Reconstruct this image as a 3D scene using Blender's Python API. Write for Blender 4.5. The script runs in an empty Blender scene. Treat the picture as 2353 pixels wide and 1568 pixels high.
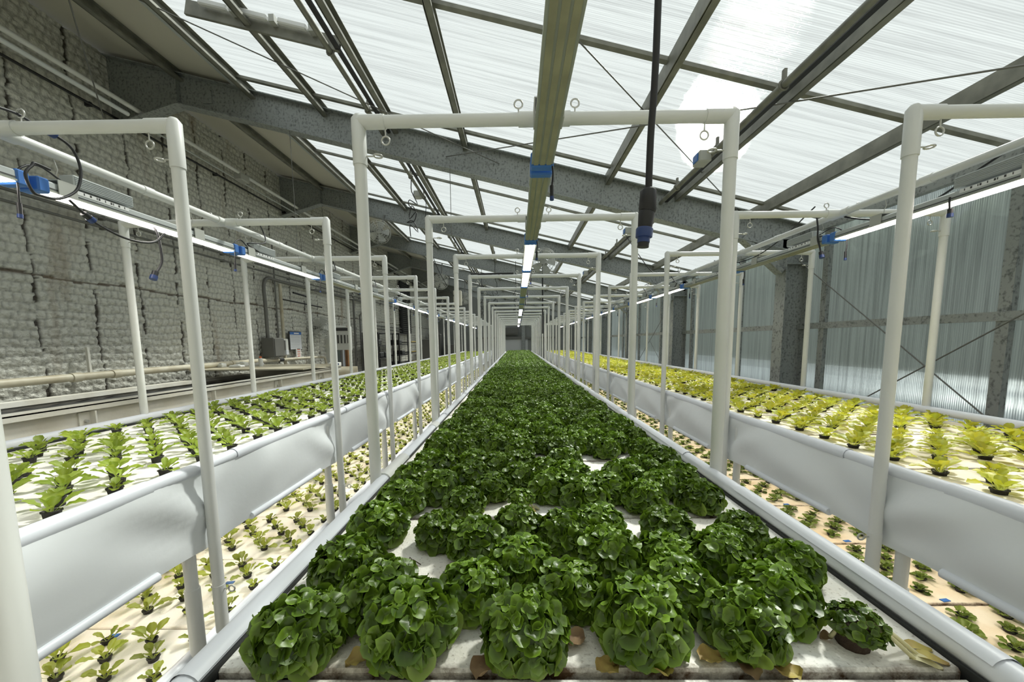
import bpy, math, random
import numpy as np
from mathutils import Vector, Matrix

SC = bpy.context.scene
COL = SC.collection
rnd = random.Random(7)
nr = np.random.RandomState(11)
PI = math.pi

# ------------------------------------------------------------------ camera
def make_camera():
    pitch, yaw, roll = 0.1055, 0.0122, 0.0107
    f = Vector((-math.sin(yaw) * math.cos(pitch), math.cos(yaw) * math.cos(pitch), -math.sin(pitch)))
    r = Vector((math.cos(yaw), math.sin(yaw), 0))
    u = r.cross(f)
    c, s = math.cos(roll), math.sin(roll)
    r2, u2 = c * r - s * u, s * r + c * u
    cd = bpy.data.cameras.new('camera')
    cd.sensor_width = 36.0
    cd.lens = 884.0 / 2353.0 * 36.0
    cd.shift_y = (877.75 - 784.0) / 2353.0
    cd.clip_start = 0.02
    cd.clip_end = 300
    co = bpy.data.objects.new('camera', cd)
    m = Matrix.Identity(4)
    for i in range(3):
        m[i][0], m[i][1], m[i][2] = r2[i], u2[i], -f[i]
    co.matrix_world = m
    COL.objects.link(co)
    SC.camera = co
make_camera()

# ------------------------------------------------------------------ light and exposure
SC.view_settings.view_transform = 'Standard'
SC.view_settings.look = 'None'
SC.view_settings.gamma = 1.0
SC.view_settings.exposure = 0.38
SC.view_settings.use_curve_mapping = False
SC.cycles.use_denoising = True
SC.cycles.max_bounces = 7
SC.cycles.diffuse_bounces = 4
SC.cycles.glossy_bounces = 2
SC.cycles.transmission_bounces = 5
SC.cycles.transparent_max_bounces = 8
SC.cycles.sample_clamp_indirect = 6.0
SC.cycles.caustics_reflective = False
SC.cycles.caustics_refractive = False

W = bpy.data.worlds.new('sky')
SC.world = W
W.use_nodes = True
_wn = W.node_tree.nodes
_wl = W.node_tree.links
_bg = _wn['Background']
_tc = _wn.new('ShaderNodeTexCoord')
_sx = _wn.new('ShaderNodeSeparateXYZ')
_cr = _wn.new('ShaderNodeValToRGB')
_wl.new(_tc.outputs['Generated'], _sx.inputs[0])
_wl.new(_sx.outputs['Z'], _cr.inputs[0])
_cr.color_ramp.elements[0].position = 0.0
_cr.color_ramp.elements[0].color = (0.88, 0.92, 0.93, 1)
_cr.color_ramp.elements[1].position = 0.8
_cr.color_ramp.elements[1].color = (0.95, 0.99, 1.0, 1)
_wl.new(_cr.outputs[0], _bg.inputs[0])
_bg.inputs[1].default_value = 0.58

sd = bpy.data.lights.new('sun', 'SUN')
sd.energy = 6.0
sd.angle = 0.11
sd.color = (1.0, 0.95, 0.86)
so = bpy.data.objects.new('sun', sd)
_sundir = Vector((0.413, 0.50, 0.763)).normalized()
so.rotation_euler = _sundir.to_track_quat('Z', 'Y').to_euler()
so.location = (3, 5, 9)
COL.objects.link(so)

# ------------------------------------------------------------------ materials
def mat(name):
    m = bpy.data.materials.new(name)
    m.use_nodes = True
    nt = m.node_tree
    return m, nt.nodes, nt.links, nt.nodes['Principled BSDF']

def P(name, col, rough=0.5, metal=0.0, bump=None, var=None, spec=None, emit=None):
    """principled; var=(scale, dark colour, amount); bump=(scale, strength)"""
    m, n, l, b = mat(name)
    b.inputs['Base Color'].default_value = (*col, 1)
    b.inputs['Roughness'].default_value = rough
    b.inputs['Metallic'].default_value = metal
    if spec is not None:
        b.inputs['Specular IOR Level'].default_value = spec
    if emit:
        b.inputs['Emission Color'].default_value = (*emit[0], 1)
        b.inputs['Emission Strength'].default_value = emit[1]
    tc = n.new('ShaderNodeTexCoord')
    if var:
        no = n.new('ShaderNodeTexNoise')
        no.inputs['Scale'].default_value = var[0]
        no.inputs['Detail'].default_value = 5
        l.new(tc.outputs['Object'], no.inputs['Vector'])
        r = n.new('ShaderNodeValToRGB')
        r.color_ramp.elements[0].position = 0.5 - 0.25 / max(var[2], .01) * .3
        r.color_ramp.elements[1].position = 0.5 + 0.15
        r.color_ramp.elements[0].color = (*var[1], 1)
        r.color_ramp.elements[1].color = (*col, 1)
        l.new(no.outputs['Fac'], r.inputs[0])
        l.new(r.outputs[0], b.inputs['Base Color'])
    if bump:
        no = n.new('ShaderNodeTexNoise')
        no.inputs['Scale'].default_value = bump[0]
        no.inputs['Detail'].default_value = 4
        l.new(tc.outputs['Object'], no.inputs['Vector'])
        bp = n.new('ShaderNodeBump')
        bp.inputs['Strength'].default_value = bump[1]
        bp.inputs['Distance'].default_value = 0.01
        l.new(no.outputs['Fac'], bp.inputs['Height'])
        l.new(bp.outputs[0], b.inputs['Normal'])
    return m

M = {}
M['pvc'] = P('white_pvc', (0.74, 0.75, 0.74), 0.35, var=(3.0, (0.68, 0.69, 0.67), .5))
M['pvc_beige'] = P('aged_pvc', (0.58, 0.55, 0.44), 0.5, var=(4.0, (0.42, 0.37, 0.26), .5))
M['liner'] = P('liner_cloth', (0.80, 0.83, 0.85), 0.42, bump=(9.0, 0.25))
M['rail'] = P('liner_over_rail', (0.76, 0.79, 0.85), 0.4)
M['black'] = P('black_rubber', (0.012, 0.012, 0.014), 0.5)
M['black_soft'] = P('black_liner', (0.02, 0.022, 0.022), 0.6)
M['pot'] = P('net_pot', (0.025, 0.022, 0.02), 0.7, bump=(120, .5))
M['blue'] = P('blue_plastic', (0.05, 0.17, 0.50), 0.4)
M['bluedark'] = P('dark_blue_plastic', (0.02, 0.045, 0.16), 0.4)
M['alu'] = P('aluminium_body', (0.50, 0.53, 0.53), 0.4, 0.3)
M['alugrey'] = P('grey_plate', (0.42, 0.43, 0.40), 0.5)
M['steel_eye'] = P('zinc_eye', (0.55, 0.55, 0.52), 0.35, 0.6)
M['label'] = P('paper_label', (0.75, 0.76, 0.76), 0.5)
M['ink'] = P('dark_ink', (0.05, 0.05, 0.05), 0.6)
M['conc'] = P('tank_paint', (0.78, 0.77, 0.71), 0.6, var=(2.5, (0.64, 0.61, 0.52), .5), bump=(30, .2))
M['steelgrey'] = P('dark_steel', (0.16, 0.16, 0.15), 0.5, 0.3)
M['duct'] = P('grey_box', (0.13, 0.13, 0.12), 0.5)
M['whiteboxm'] = P('white_box', (0.65, 0.66, 0.63), 0.5)
M['wood'] = P('brown_wood', (0.26, 0.13, 0.05), 0.55, var=(6, (.2, .09, .03), .5))
M['doorm'] = P('door_paint', (0.36, 0.39, 0.42), 0.5)
M['glassdark'] = P('dark_glass', (0.05, 0.06, 0.06), 0.15)
M['whiteboard'] = P('whiteboard', (0.66, 0.68, 0.72), 0.3)
M['fan'] = P('fan_grey', (0.30, 0.30, 0.28), 0.5)
M['lit'] = P('led_lit', (1, 1, 1), 0.4, emit=((1.0, 0.93, 0.86), 13.0))
M['unlit'] = P('led_phosphor', (0.36, 0.35, 0.22), 0.35, var=(9, (.27, .26, .17), .5))
M['fill_glow'] = P('fill_lamp_glow', (1, 1, 1), 0.4, emit=((1.0, 0.93, 0.80), 15.0))  # glow of the fill lamps added under the upper beds
M['lens'] = P('led_lens', (0.36, 0.38, 0.33), 0.3)
M['soffit'] = P('white_roof_panel', (0.60, 0.58, 0.50), 0.6)
M['floor'] = P('concrete_floor', (0.30, 0.29, 0.27), 0.8, var=(1.5, (.2, .19, .17), .5))
M['grass'] = P('outside_grass', (0.10, 0.14, 0.07), 0.9, var=(.4, (.05, .08, .04), .5))
M['road'] = P('outside_gravel', (0.30, 0.30, 0.31), 0.9)
M['hedge'] = P('outside_hedge', (0.15, 0.20, 0.14), 0.9, var=(.6, (.07, .10, .07), .5))
M['plastic_out'] = P('outside_plastic_film', (0.75, 0.78, 0.80), 0.3)
M['film_out'] = P('outside_film', (0.40, 0.43, 0.46), 0.35)
M['dead'] = P('dead_leaf', (0.34, 0.23, 0.12), 0.7, var=(25, (.2, .12, .06), .5))
M['yellowleaf'] = P('yellow_leaf', (0.46, 0.38, 0.09), 0.6, var=(25, (.33, .22, .07), .5))
M['stem'] = P('pale_stem', (0.62, 0.58, 0.34), 0.5)
M['soil'] = P('root_plug', (0.05, 0.03, 0.02), 0.9, bump=(80, 1))
M['red'] = P('orange_cap', (0.6, 0.12, 0.03), 0.5)
M['farwall'] = P('far_wall', (0.28, 0.29, 0.28), 0.7, var=(.8, (.22, .23, .22), .5))
M['farwhite'] = P('far_door_paint', (0.60, 0.62, 0.62), 0.6)

def galvanised():
    m, n, l, b = mat('galvanised_steel')
    tc = n.new('ShaderNodeTexCoord')
    mp = n.new('ShaderNodeMapping')
    mp.inputs['Rotation'].default_value = (0, 0.75, 0)
    mp.inputs['Scale'].default_value = (26, 5, 3.0)
    v = n.new('ShaderNodeTexNoise')
    v.inputs['Scale'].default_value = 3.0
    v.inputs['Detail'].default_value = 6
    v.inputs['Roughness'].default_value = .7
    l.new(tc.outputs['Object'], mp.inputs[0])
    l.new(mp.outputs[0], v.inputs['Vector'])
    v2 = n.new('ShaderNodeTexNoise')
    v2.inputs['Scale'].default_value = 34.0
    v2.inputs['Detail'].default_value = 3
    l.new(tc.outputs['Object'], v2.inputs['Vector'])
    ad = n.new('ShaderNodeMath')
    ad.operation = 'ADD'
    l.new(v.outputs['Fac'], ad.inputs[0])
    l.new(v2.outputs['Fac'], ad.inputs[1])
    r = n.new('ShaderNodeValToRGB')
    r.color_ramp.elements[0].position = .75
    r.color_ramp.elements[1].position = 1.35
    r.color_ramp.elements[0].color = (.12, .13, .13, 1)
    r.color_ramp.elements[1].color = (.31, .33, .325, 1)
    l.new(ad.outputs[0], r.inputs[0])
    l.new(r.outputs[0], b.inputs['Base Color'])
    b.inputs['Metallic'].default_value = .25
    b.inputs['Roughness'].default_value = .5
    return m
M['galv'] = galvanised()
M['purlin'] = P('purlin_steel', (0.26, 0.26, 0.22), 0.5, 0.25, var=(7, (.17, .17, .145), .5))

def foam(name, base, stain, amount, grain=0.0, edge=False):
    m, n, l, b = mat(name)
    tc = n.new('ShaderNodeTexCoord')
    no = n.new('ShaderNodeTexNoise')
    no.inputs['Scale'].default_value = 3.2
    no.inputs['Detail'].default_value = 7
    no.inputs['Roughness'].default_value = .62
    l.new(tc.outputs['Object'], no.inputs['Vector'])
    oi = n.new('ShaderNodeObjectInfo')
    add = n.new('ShaderNodeVectorMath')
    add.operation = 'MULTIPLY_ADD'
    l.new(oi.outputs['Random'], add.inputs[0])
    add.inputs[1].default_value = (37, 91, 53)
    l.new(tc.outputs['Object'], add.inputs[2])
    l.new(add.outputs[0], no.inputs['Vector'])
    r = n.new('ShaderNodeValToRGB')
    r.color_ramp.elements[0].position = .40
    r.color_ramp.elements[1].position = .40 + .35 * amount + .02
    r.color_ramp.elements[0].color = (*base, 1)
    r.color_ramp.elements[1].color = (*stain, 1)
    l.new(no.outputs['Fac'], r.inputs[0])
    out = r.outputs[0]
    # fine dark specks
    sp = n.new('ShaderNodeTexNoise')
    sp.inputs['Scale'].default_value = 130
    sp.inputs['Detail'].default_value = 2
    l.new(tc.outputs['Object'], sp.inputs['Vector'])
    r2 = n.new('ShaderNodeValToRGB')
    r2.color_ramp.elements[0].position = .60 if grain > .5 else .70
    r2.color_ramp.elements[1].position = .80
    r2.color_ramp.elements[0].color = (0, 0, 0, 1)
    r2.color_ramp.elements[1].color = (.7, .7, .7, 1)
    l.new(sp.outputs['Fac'], r2.inputs[0])
    mx = n.new('ShaderNodeMix')
    mx.data_type = 'RGBA'
    l.new(r2.outputs[0], mx.inputs['Factor'])
    l.new(out, mx.inputs['A'])
    mx.inputs['B'].default_value = (.20, .14, .08, 1)
    out = mx.outputs['Result']
    if edge:   # brown algae growing in from the board edges
        sx = n.new('ShaderNodeSeparateXYZ')
        l.new(tc.outputs['Object'], sx.inputs[0])
        ab = n.new('ShaderNodeMath')
        ab.operation = 'ABSOLUTE'
        l.new(sx.outputs['Y'], ab.inputs[0])
        mr = n.new('ShaderNodeMapRange')
        mr.inputs['From Min'].default_value = .262
        mr.inputs['From Max'].default_value = .305
        l.new(ab.outputs[0], mr.inputs['Value'])
        e2 = n.new('ShaderNodeTexNoise')
        e2.inputs['Scale'].default_value = 14
        e2.inputs['Detail'].default_value = 8
        e2.inputs['Roughness'].default_value = .7
        l.new(add.outputs[0], e2.inputs['Vector'])
        mm = n.new('ShaderNodeMath')
        mm.operation = 'MULTIPLY'
        l.new(mr.outputs[0], mm.inputs[0])
        l.new(e2.outputs['Fac'], mm.inputs[1])
        rr = n.new('ShaderNodeValToRGB')
        rr.color_ramp.elements[0].position = .27
        rr.color_ramp.elements[1].position = .52
        rr.color_ramp.elements[0].color = (0, 0, 0, 1)
        rr.color_ramp.elements[1].color = (1, 1, 1, 1)
        l.new(mm.outputs[0], rr.inputs[0])
        m3 = n.new('ShaderNodeMix')
        m3.data_type = 'RGBA'
        l.new(rr.outputs[0], m3.inputs['Factor'])
        l.new(out, m3.inputs['A'])
        m3.inputs['B'].default_value = (.07, .035, .012, 1)
        out = m3.outputs['Result']
    l.new(out, b.inputs['Base Color'])
    b.inputs['Roughness'].default_value = .75
    bp = n.new('ShaderNodeBump')
    bp.inputs['Strength'].default_value = .5 if grain > .5 else .25
    bp.inputs['Distance'].default_value = .004
    l.new(sp.outputs['Fac'], bp.inputs['Height'])
    l.new(bp.outputs[0], b.inputs['Normal'])
    return m
M['foam_c'] = foam('foam_centre', (.93, .92, .88), (.80, .73, .60), 1.0, 1.0, True)
M['foam_lu'] = foam('foam_upper_left', (.87, .86, .82), (.80, .76, .67), 1.0, .2)
M['foam_ru'] = foam('foam_upper_right', (.90, .85, .74), (.78, .66, .48), .8, .2, True)
M['foam_ll'] = foam('foam_lower_left', (.88, .86, .79), (.80, .68, .48), 1.0, .2)
M['foam_rl'] = foam('foam_lower_right', (.82, .74, .58), (.70, .54, .33), .8, .2, True)

def leaf_mat(name, sat=1.0, trans=.3, rough=.38):
    m, n, l, b = mat(name)
    at = n.new('ShaderNodeAttribute')
    at.attribute_name = 'col'
    oi = n.new('ShaderNodeObjectInfo')
    hs = n.new('ShaderNodeHueSaturation')
    mr = n.new('ShaderNodeMapRange')
    mr.inputs['To Min'].default_value = .82
    mr.inputs['To Max'].default_value = 1.2
    l.new(oi.outputs['Random'], mr.inputs['Value'])
    l.new(mr.outputs[0], hs.inputs['Value'])
    hs.inputs['Saturation'].default_value = sat
    l.new(at.outputs['Color'], hs.inputs['Color'])
    l.new(hs.outputs[0], b.inputs['Base Color'])
    b.inputs['Roughness'].default_value = rough
    b.inputs['Specular IOR Level'].default_value = .45
    tr = n.new('ShaderNodeBsdfTranslucent')
    l.new(hs.outputs[0], tr.inputs[0])
    mx = n.new('ShaderNodeMixShader')
    mx.inputs[0].default_value = trans
    l.new(b.outputs[0], mx.inputs[1])
    l.new(tr.outputs[0], mx.inputs[2])
    out = n['Material Output']
    l.new(mx.outputs[0], out.inputs[0])
    no = n.new('ShaderNodeTexNoise')
    no.inputs['Scale'].default_value = 45
    bp = n.new('ShaderNodeBump')
    bp.inputs['Strength'].default_value = .35
    bp.inputs['Distance'].default_value = .004
    tc = n.new('ShaderNodeTexCoord')
    l.new(tc.outputs['Object'], no.inputs['Vector'])
    l.new(no.outputs['Fac'], bp.inputs['Height'])
    l.new(bp.outputs[0], b.inputs['Normal'])
    return m
M['leaf'] = leaf_mat('lettuce_leaf', trans=.18)
M['leafs'] = leaf_mat('seedling_leaf', trans=.38, rough=.45)

def polycarb(name, axis, transp, refr, transl, tint, pitch, dirt, rrough, ior, bmp, ribmin):
    """ribbed twin-wall sheet: part clear, part blurred, part diffusing"""
    m = bpy.data.materials.new(name)
    m.use_nodes = True
    n, l = m.node_tree.nodes, m.node_tree.links
    n.clear()
    out = n.new('ShaderNodeOutputMaterial')
    tc = n.new('ShaderNodeTexCoord')
    sx = n.new('ShaderNodeSeparateXYZ')
    l.new(tc.outputs['Object'], sx.inputs[0])
    mu = n.new('ShaderNodeMath')
    mu.operation = 'MULTIPLY'
    mu.inputs[1].default_value = 2 * PI / pitch
    l.new(sx.outputs[axis], mu.inputs[0])
    si = n.new('ShaderNodeMath')
    si.operation = 'SINE'
    l.new(mu.outputs[0], si.inputs[0])
    # dirt stretched along the ribs
    mp = n.new('ShaderNodeMapping')
    sc = [2.2, 2.2, 2.2]
    for k, a in enumerate('XYZ'):
        if a != axis:
            sc[k] = .35
    sc['XYZ'.index(axis)] = 16
    mp.inputs['Scale'].default_value = sc
    l.new(tc.outputs['Object'], mp.inputs[0])
    no = n.new('ShaderNodeTexNoise')
    no.inputs['Scale'].default_value = 1.6
    no.inputs['Detail'].default_value = 6
    no.inputs['Roughness'].default_value = .7
    l.new(mp.outputs[0], no.inputs['Vector'])
    r = n.new('ShaderNodeValToRGB')
    r.color_ramp.elements[0].position = .36
    r.color_ramp.elements[1].position = .56
    r.color_ramp.elements[0].color = (*[c * (1 - dirt) for c in tint], 1)
    r.color_ramp.elements[1].color = (*tint, 1)
    l.new(no.outputs['Fac'], r.inputs[0])
    rb = n.new('ShaderNodeMapRange')
    rb.inputs['From Min'].default_value = -1
    rb.inputs['From Max'].default_value = 1
    rb.inputs['To Min'].default_value = ribmin
    rb.inputs['To Max'].default_value = 1.0
    l.new(si.outputs[0], rb.inputs['Value'])
    mx = n.new('ShaderNodeMix')
    mx.data_type = 'RGBA'
    mx.blend_type = 'MULTIPLY'
    mx.inputs['Factor'].default_value = 1
    l.new(r.outputs[0], mx.inputs['A'])
    l.new(rb.outputs[0], mx.inputs['B'])
    col = mx.outputs['Result']
    bp = n.new('ShaderNodeBump')
    bp.inputs['Strength'].default_value = bmp
    bp.inputs['Distance'].default_value = pitch * .25
    l.new(si.outputs[0], bp.inputs['Height'])
    t = n.new('ShaderNodeBsdfTransparent')
    l.new(col, t.inputs[0])
    rf = n.new('ShaderNodeBsdfRefraction')
    rf.inputs['Roughness'].default_value = rrough
    rf.inputs['IOR'].default_value = ior
    l.new(col, rf.inputs[0])
    l.new(bp.outputs[0], rf.inputs['Normal'])
    tl = n.new('ShaderNodeBsdfTranslucent')
    l.new(col, tl.inputs[0])
    gl = n.new('ShaderNodeBsdfGlossy')
    gl.inputs['Roughness'].default_value = .25
    l.new(bp.outputs[0], gl.inputs['Normal'])
    tot = transp + refr
    m1 = n.new('ShaderNodeMixShader')
    m1.inputs[0].default_value = refr / tot
    l.new(t.outputs[0], m1.inputs[1])
    l.new(rf.outputs[0], m1.inputs[2])
    m2 = n.new('ShaderNodeMixShader')
    m2.inputs[0].default_value = transl
    l.new(m1.outputs[0], m2.inputs[1])
    l.new(tl.outputs[0], m2.inputs[2])
    m3 = n.new('ShaderNodeMixShader')
    m3.inputs[0].default_value = .06
    l.new(m2.outputs[0], m3.inputs[1])
    l.new(gl.outputs[0], m3.inputs[2])
    l.new(m3.outputs[0], out.inputs[0])
    return m
M['roofsheet'] = polycarb('ribbed_roof_sheet', 'Y', .70, .013, .24, (.80, .86, .865), .016, .24, .05, 1.3, 1.0, .86)
M['wallsheet'] = polycarb('ribbed_wall_sheet', 'Y', .16, .62, .20, (.50, .575, .58), .017, .34, .30, 1.12, .5, .86)

def quilt():
    m, n, l, b = mat('quilted_foil_insulation')
    tc = n.new('ShaderNodeTexCoord')
    at = n.new('ShaderNodeAttribute')
    at.attribute_name = 'col'
    no = n.new('ShaderNodeTexNoise')
    no.inputs['Scale'].default_value = 30
    no.inputs['Detail'].default_value = 5
    l.new(tc.outputs['Object'], no.inputs['Vector'])
    # soft rust runs
    mp = n.new('ShaderNodeMapping')
    mp.inputs['Scale'].default_value = (1, 2.6, .35)
    l.new(tc.outputs['Object'], mp.inputs[0])
    n2 = n.new('ShaderNodeTexNoise')
    n2.inputs['Scale'].default_value = 1.1
    n2.inputs['Detail'].default_value = 6
    l.new(mp.outputs[0], n2.inputs['Vector'])
    r = n.new('ShaderNodeValToRGB')
    r.color_ramp.elements[0].position = .60
    r.color_ramp.elements[1].position = .78
    r.color_ramp.elements[0].color = (0, 0, 0, 1)
    r.color_ramp.elements[1].color = (.7, .7, .7, 1)
    l.new(n2.outputs['Fac'], r.inputs[0])
    mx = n.new('ShaderNodeMix')
    mx.data_type = 'RGBA'
    l.new(r.outputs[0], mx.inputs['Factor'])
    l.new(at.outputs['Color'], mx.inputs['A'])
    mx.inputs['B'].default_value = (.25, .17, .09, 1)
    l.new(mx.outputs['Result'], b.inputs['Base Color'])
    b.inputs['Roughness'].default_value = .42
    b.inputs['Metallic'].default_value = .15
    bp = n.new('ShaderNodeBump')
    bp.inputs['Strength'].default_value = .9
    bp.inputs['Distance'].default_value = .02
    l.new(no.outputs['Fac'], bp.inputs['Height'])
    l.new(bp.outputs[0], b.inputs['Normal'])
    return m
M['quilt'] = quilt()

# ------------------------------------------------------------------ mesh helpers
class MB:
    def __init__(self):
        self.V, self.F, self.MI, self.S, self.C = [], [], [], [], []
        self.n = 0
        self.mi = 0
    def add(self, v, f, smooth=False, col=None):
        self.V.extend([tuple(p) for p in v])
        self.F.extend([tuple(i + self.n for i in q) for q in f])
        self.MI.extend([self.mi] * len(f))
        self.S.extend([smooth] * len(f))
        if col is not None:
            self.C.extend(col)
        self.n += len(v)
        return self
    def box(self, c, s, rot=None, bev=0.0):
        x, y, z = s[0] / 2, s[1] / 2, s[2] / 2
        if bev > 0:
            b = min(bev, x * .9, y * .9, z * .9)
            vs = []
            idx = {}
            for sx in (-1, 1):
                for sy in (-1, 1):
                    for sz in (-1, 1):
                        for a in range(3):
                            p = [sx * (x - b), sy * (y - b), sz * (z - b)]
                            p[a] = (sx * x, sy * y, sz * z)[a]
                            idx[(sx, sy, sz, a)] = len(vs)
                            vs.append(p)
            fs = []
            for a in range(3):
                b1, c1 = (a + 1) % 3, (a + 2) % 3
                for s0 in (-1, 1):
                    q = []
                    for (i, j) in ((-1, -1), (1, -1), (1, 1), (-1, 1)):
                        k = [0, 0, 0]
                        k[a], k[b1], k[c1] = s0, i, j
                        q.append(idx[(*k, a)])
                    fs.append(q if s0 > 0 else q[::-1])
                    # edge strips between face a and face b1
                for s0 in (-1, 1):
                    for s1 in (-1, 1):
                        k = [0, 0, 0]
                        k[a], k[b1] = s0, s1
                        ka, kb = k[:], k[:]
                        ka[c1], kb[c1] = -1, 1
                        q = [idx[(*ka, a)], idx[(*kb, a)], idx[(*kb, b1)], idx[(*ka, b1)]]
                        fs.append(q if s0 * s1 < 0 else q[::-1])
            for sx in (-1, 1):
                for sy in (-1, 1):
                    for sz in (-1, 1):
                        q = [idx[(sx, sy, sz, a)] for a in range(3)]
                        fs.append(q if sx * sy * sz > 0 else q[::-1])
        else:
            vs = [(i, j, k) for i in (-x, x) for j in (-y, y) for k in (-z, z)]
            fs = [(0, 1, 3, 2), (4, 6, 7, 5), (0, 4, 5, 1), (2, 3, 7, 6), (0, 2, 6, 4), (1, 5, 7, 3)]
        if rot is not None:
            vs = [rot @ Vector(v) for v in vs]
        vs = [(v[0] + c[0], v[1] + c[1], v[2] + c[2]) for v in vs]
        return self.add(vs, fs)
    def bar(self, a, b, w, h, up=(0, 0, 1), bev=0.0):
        """rectangular bar from a to b, w across, h along up"""
        a, b = Vector(a), Vector(b)
        d = b - a
        L = d.length
        y = d / L
        x = y.cross(Vector(up)).normalized()
        z = x.cross(y)
        R = Matrix((x, y, z)).transposed()
        return self.box((a + b) / 2, (w, L, h), R, bev)
    def tube(self, pts, r, n=10, caps=True):
        pts = [Vector(p) for p in pts]
        rr = r if isinstance(r, (list, tuple)) else [r] * len(pts)
        vs, fs = [], []
        prev = None
        for i, p in enumerate(pts):
            if i == 0:
                t = pts[1] - pts[0]
            elif i == len(pts) - 1:
                t = pts[-1] - pts[-2]
            else:
                t = (pts[i + 1] - p).normalized() + (p - pts[i - 1]).normalized()
            t.normalize()
            if prev is None:
                x = t.cross(Vector((0, 0, 1)))
                if x.length < .1:
                    x = t.cross(Vector((0, 1, 0)))
            else:
                x = prev - t * prev.dot(t)
            x.normalize()
            prev = x
            y = t.cross(x)
            for k in range(n):
                a = 2 * PI * k / n
                vs.append(p + rr[i] * (math.cos(a) * x + math.sin(a) * y))
        for i in range(len(pts) - 1):
            for k in range(n):
                k2 = (k + 1) % n
                fs.append((i * n + k, i * n + k2, (i + 1) * n + k2, (i + 1) * n + k))
        self.add(vs, fs, True)
        if caps:
            m = len(pts)
            self.add([vs[k] for k in range(n)], [tuple(range(n - 1, -1, -1))])
            self.add([vs[(m - 1) * n + k] for k in range(n)], [tuple(range(n))])
        return self
    def ring(self, c, R, r, axis='y', n=14, m=6):
        vs, fs = [], []
        for i in range(n):
            a = 2 * PI * i / n
            for j in range(m):
                b = 2 * PI * j / m
                u = (R + r * math.cos(b))
                p = [u * math.cos(a), r * math.sin(b), u * math.sin(a)]
                if axis == 'x':
                    p = [p[1], p[0], p[2]]
                elif axis == 'z':
                    p = [p[0], p[2], p[1]]
                vs.append((p[0] + c[0], p[1] + c[1], p[2] + c[2]))
        for i in range(n):
            for j in range(m):
                i2, j2 = (i + 1) % n, (j + 1) % m
                fs.append((i * m + j, i2 * m + j, i2 * m + j2, i * m + j2))
        return self.add(vs, fs, True)
    def prism(self, outline, axis, a0, a1):
        """outline 2D in the other two axes, extruded along axis"""
        n = len(outline)
        vs = []
        for a in (a0, a1):
            for (p, q) in outline:
                vs.append({'x': (a, p, q), 'y': (p, a, q), 'z': (p, q, a)}[axis])
        fs = [tuple(range(n)), tuple(range(2 * n - 1, n - 1, -1))]
        for i in range(n):
            j = (i + 1) % n
            fs.append((i, n + i, n + j, j))
        return self.add(vs, fs)
    def build(self, name, mats, parent=None, loc=None):
        if not isinstance(mats, (list, tuple)):
            mats = [mats]
        me = bpy.data.meshes.new(name)
        base = Vector((0, 0, 0))
        p = parent
        while p is not None:
            base += p.location
            p = p.parent
        if parent is None and loc is not None:
            base = Vector(loc)
        V = np.array(self.V, dtype=float) - np.array(base)
        me.from_pydata([tuple(v) for v in V], [], self.F)
        for mm in mats:
            me.materials.append(mm)
        me.polygons.foreach_set('material_index', self.MI)
        me.polygons.foreach_set('use_smooth', self.S)
        if self.C:
            at = me.color_attributes.new('col', 'FLOAT_COLOR', 'POINT')
            arr = np.ones((len(self.V), 4), dtype=np.float32)
            arr[:, :3] = np.array(self.C)[:, :3]
            at.data.foreach_set('color', arr.ravel())
        me.update()
        o = bpy.data.objects.new(name, me)
        COL.objects.link(o)
        if parent is not None:
            o.parent = parent
        elif loc is not None:
            o.location = loc
        return o

def tag(o, label=None, cat=None, group=None, kind=None):
    if label: o['label'] = label
    if cat: o['category'] = cat
    if group: o['group'] = group
    if kind: o['kind'] = kind
    return o

def empty(name, loc, label=None, cat=None, group=None):
    o = bpy.data.objects.new(name, None)
    o.empty_display_size = .1
    o.location = loc
    COL.objects.link(o)
    return tag(o, label, cat, group)

CH = {}
def copy_tree(o, parent=None):
    c = o.copy()
    COL.objects.link(c)
    if parent is not None:
        c.parent = parent
    for ch in list(o.children):
        copy_tree(ch, c)
    return c

def struct(mb, name, m, loc=None):
    return tag(mb.build(name, m, None, loc), kind='structure')

def smoothpath(pts, k=6):
    pts = [Vector(p) for p in pts]
    if len(pts) < 3:
        return pts
    out = []
    P_ = [pts[0] * 2 - pts[1]] + pts + [pts[-1] * 2 - pts[-2]]
    for i in range(1, len(P_) - 2):
        a, b, c, d = P_[i - 1:i + 3]
        for j in range(k):
            t = j / k
            out.append(.5 * ((2 * b) + (c - a) * t + (2 * a - 5 * b + 4 * c - d) * t * t + (3 * b - a - 3 * c + d) * t ** 3))
    out.append(pts[-1])
    return out

ORD = ['first', 'second', 'third', 'fourth', 'fifth', 'sixth', 'seventh', 'eighth', 'ninth', 'tenth', 'eleventh', 'twelfth',
       'thirteenth', 'fourteenth', 'fifteenth', 'sixteenth', 'seventeenth', 'eighteenth', 'nineteenth', 'twentieth']

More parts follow.
